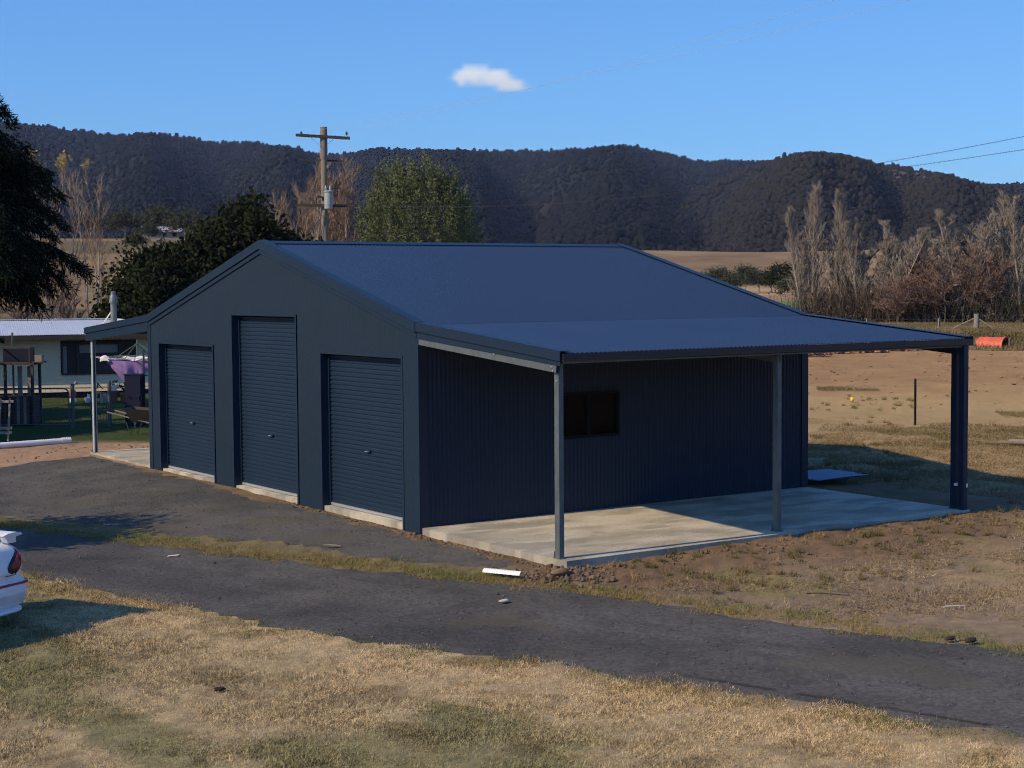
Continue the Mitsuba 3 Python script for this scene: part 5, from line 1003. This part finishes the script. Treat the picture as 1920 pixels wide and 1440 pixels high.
for i in range(2): scene[f'paddock_patch_{i}'] = {'type': 'shapegroup', 'paddock_blades': mikit.ply(blades(215 + i, 3600, 2.1, .03, .10, .012, .8), 'mat_paddock_blade')}
for gx in np.arange(9.5, 32, 1.7):
    for gy in np.arange(-5.5, 24, 1.7):
        x, y = gx + rng.uniform(-.3, .3), gy + rng.uniform(-.3, .3); r, az = polar(np.array(x), np.array(y))
        if rng.uniform() < sst(50, 37, r) + .4 * (meshkit.noise(np.array([x * .3, y * .3, 1.])) - .5) and az < 61 and x + .35 * (y + 4) > 11.5: inst('paddock_grass', f'paddock_patch_{rng.integers(2)}', x, y, rng.uniform(0, 360), rng.uniform(.9, 1.1))
for i in range(230):
    az = math.radians(rng.uniform(36.5, 47)); r = rng.uniform(94.5, 108); inst('paddock_grass', f'paddock_patch_{rng.integers(2)}', CAM[0] + r * math.cos(az), CAM[1] + r * math.sin(az), rng.uniform(0, 360), rng.uniform(1.2, 1.9) * 2.2)
tag('paddock_grass', 'short dry tan grass on the open ground behind the shed', 'grass', kind='stuff')
for i in range(3): scene[f'litter_patch_{i}'] = {'type': 'shapegroup', 'litter_blades': mikit.ply(blades(225 + i, 1500, 1.8, .02, .13, .010, 2.2), 'mat_litter')}
for gx in np.arange(-.4, 15, 1.3):
    for gy in np.arange(-13, -3.2, 1.3):
        x, y = gx + rng.uniform(-.5, .5), gy + rng.uniform(-.5, .5)
        if not shapely.Point(x, y).within(drive_poly.buffer(.7)) and y < -4.35 - (1.2 if x < .8 else 0) and x > -.4 + (-y - 4.3) * .27: inst('dry_litter', f'litter_patch_{rng.integers(3)}', x, y, rng.uniform(0, 360), rng.uniform(.8, 1.1))
tag('dry_litter', 'dead grass stalks and litter on the bare ground right of the shed', 'litter', kind='stuff')
tag('dry_weeds', 'scattered tufts of dry weeds on the bare ground right of and behind the shed', 'weeds', kind='stuff')
rng = np.random.default_rng(240); m = MB(); n = 260
fr = rng.uniform(20, 84, 2 * n) ; azr = np.radians(rng.uniform(36, 57, 2 * n)); fx, fy = CAM[0] + (36 + fr * .65) * np.cos(azr), CAM[1] + (36 + fr * .65) * np.sin(azr)
for px_, py_ in zip(fx, fy):
    if px_ > 12 and np.hypot(px_ - CAM[0], py_ - CAM[1]) < 87:
        t = ico0.vertices * (rng.uniform(.02, .10) * np.array([1, 1, .4])) * (1 + .5 * (rng.uniform(0, 1, (12, 1)) - .5)); m.add(t + [px_, py_, gz(px_, py_) + .02], ico0.faces)
put('field_clods', m, 'mat_field_clod'); tag('field_clods', 'clods of brown earth scattered over the field', 'clods', kind='stuff')
m = MB()
def clods(n, fx, lo, hi):
    for i in range(n):
        x, y, dz = fx(); s = rng.uniform(lo, hi) * rng.uniform(.5, 1); v = ico0.vertices * s * rng.uniform(.6, 1.2, 3) * (1 + .6 * (rng.uniform(0, 1, (12, 1)) - .5)); m.add(v + [x, y, gz(x, y) + dz + s * .25], ico0.faces)
clods(420, lambda: (-.05 - abs(rng.normal()) * .14, 4.5 - 8.3 * rng.uniform() ** .75, .0), .008, .034)          # trench spoil along the front edge
clods(600, lambda: (rng.uniform(-.3, 9), -3.74 - abs(rng.normal()) * .5, .0), .008, .040)
clods(350, lambda: (rng.normal(-.2, .35), rng.normal(-3.85, .3), .0), .012, .06)
clods(500, lambda: (rng.uniform(.5, 12), rng.uniform(-9, -4), .0), .008, .022)
clods(160, lambda: (rng.uniform(-2.5, 4), rng.uniform(14.2, 18.2), .0), .01, .04)
put('soil_clods', m, 'mat_clod'); tag('soil_clods', 'crumbled brown soil and clods along the edge of the concrete slab', 'soil', kind='stuff')
m = MB()
for i in range(5000):
    x, y = rng.uniform(-6.5, 1.8), rng.uniform(-13, 13.5)
    if not (shapely.contains_xy(drive_poly, x, y) or shapely.contains_xy(apron_poly, x, y)): continue
    s = rng.uniform(.004, .012) * (1.6 if rng.uniform() < .04 else 1); m.add(ico0.vertices * s * rng.uniform(.6, 1.2, 3) + [x, y, gz(x, y) + .026 + s * .2], ico0.faces)
put('gravel_stones', m, 'mat_stone'); tag('gravel_stones', 'loose grey stones on the gravel driveway', 'stones', kind='stuff')
def stick(x, y, a, ln, lab, r=.012, mm='mat_stick', dz=.02):
    d = np.array([math.cos(a), math.sin(a), 0]); p = np.array([x, y, 0]); q = [p + d * ln * f + np.array([-d[1], d[0], 0]) * ln * .06 * math.sin(5 * f) for f in (0, .35, .7, 1)]; q = [c + UP * (gz(c[0], c[1]) + dz) for c in q]; kk = put('stick', MB().tube(q, [r, r * 1.2, r, r * .6], 6), mm, smooth=40); tag(kk, lab, 'stick', 'sticks on the ground')
stick(1.75, -6.15, -.6, .55, 'thin dark stick on the dirt left of centre between the awning and the driveway')
stick(3.0, -9.0, .75, .5, 'thin stick on the dirt near the right edge above the driveway')
stick(2.55, -7.6, -.2, .3, 'short pale stick on the dirt between the other two', .010, 'mat_paper')
stick(-1.55, .15, -1.0, .30, 'pale timber offcut lying on the grass strip in front of the right roller door', .014, 'mat_stick', .05)
kk = put('paper_scrap', MB().grid(np.array([[at(-3.36, 1.42, .025), at(-3.42, 1.33, .03)], [at(-3.22, 1.35, .035), at(-3.28, 1.26, .04)]])).grid(np.array([[at(-3.36, 1.42, .022), at(-3.42, 1.33, .022)], [at(-3.22, 1.35, .022), at(-3.28, 1.26, .022)]])), 'mat_paper'); tag(kk, 'scrap of white paper on the left part of the driveway', 'paper')
for x, y, s, mm, lab in ((-1.66, -4.6, .045, 'mat_paper', 'pale stone on the driveway below the half-pipe offcut'), (-.35, -3.95, .10, 'mat_clod', 'ochre rock beside the slab corner'), (1.20, -8.85, .05, 'mat_soil_dark', 'left of two black clods on the driveway edge at the right'), (1.28, -9.05, .06, 'mat_soil_dark', 'right of two black clods on the driveway edge at the right'), (-6.0, -6.2, .045, 'mat_soil_dark', 'dark clod on the lawn in the lower left')):
    t = ico1.copy(); t.vertices = t.vertices * s * np.array([1.4, .8, .45]) * (1 + .9 * (meshkit.noise(t.vertices * 2.3 + x)[:, None] - .5)) + at(x, y, s * .35 + (.03 if x > -5 else .02)); kk = put('rock', (t.vertices, t.faces), mm, smooth=60); tag(kk, lab, 'rock')
for i, (x, y) in enumerate(((2.2, 3.9), (3.1, 3.6), (2.9, 2.3))): pass

# ------------------------------------------------------------------ air
scene['air'] = {'type': 'homogeneous', 'albedo': {'type': 'rgb', 'value': [.93, .95, .97]}, 'sigma_t': {'type': 'rgb', 'value': [2.6e-5, 3.4e-5, 5.2e-5]}}
scene['haze'] = {'type': 'cube', 'to_world': T().translate([0, 0, 198]).scale([5600, 5600, 202]), 'bsdf': {'type': 'null'}, 'interior': {'type': 'ref', 'id': 'air'}}
scene['camera']['medium'] = {'type': 'ref', 'id': 'air'}
tag('haze', 'thin blue haze over the valley', 'haze', kind='stuff')
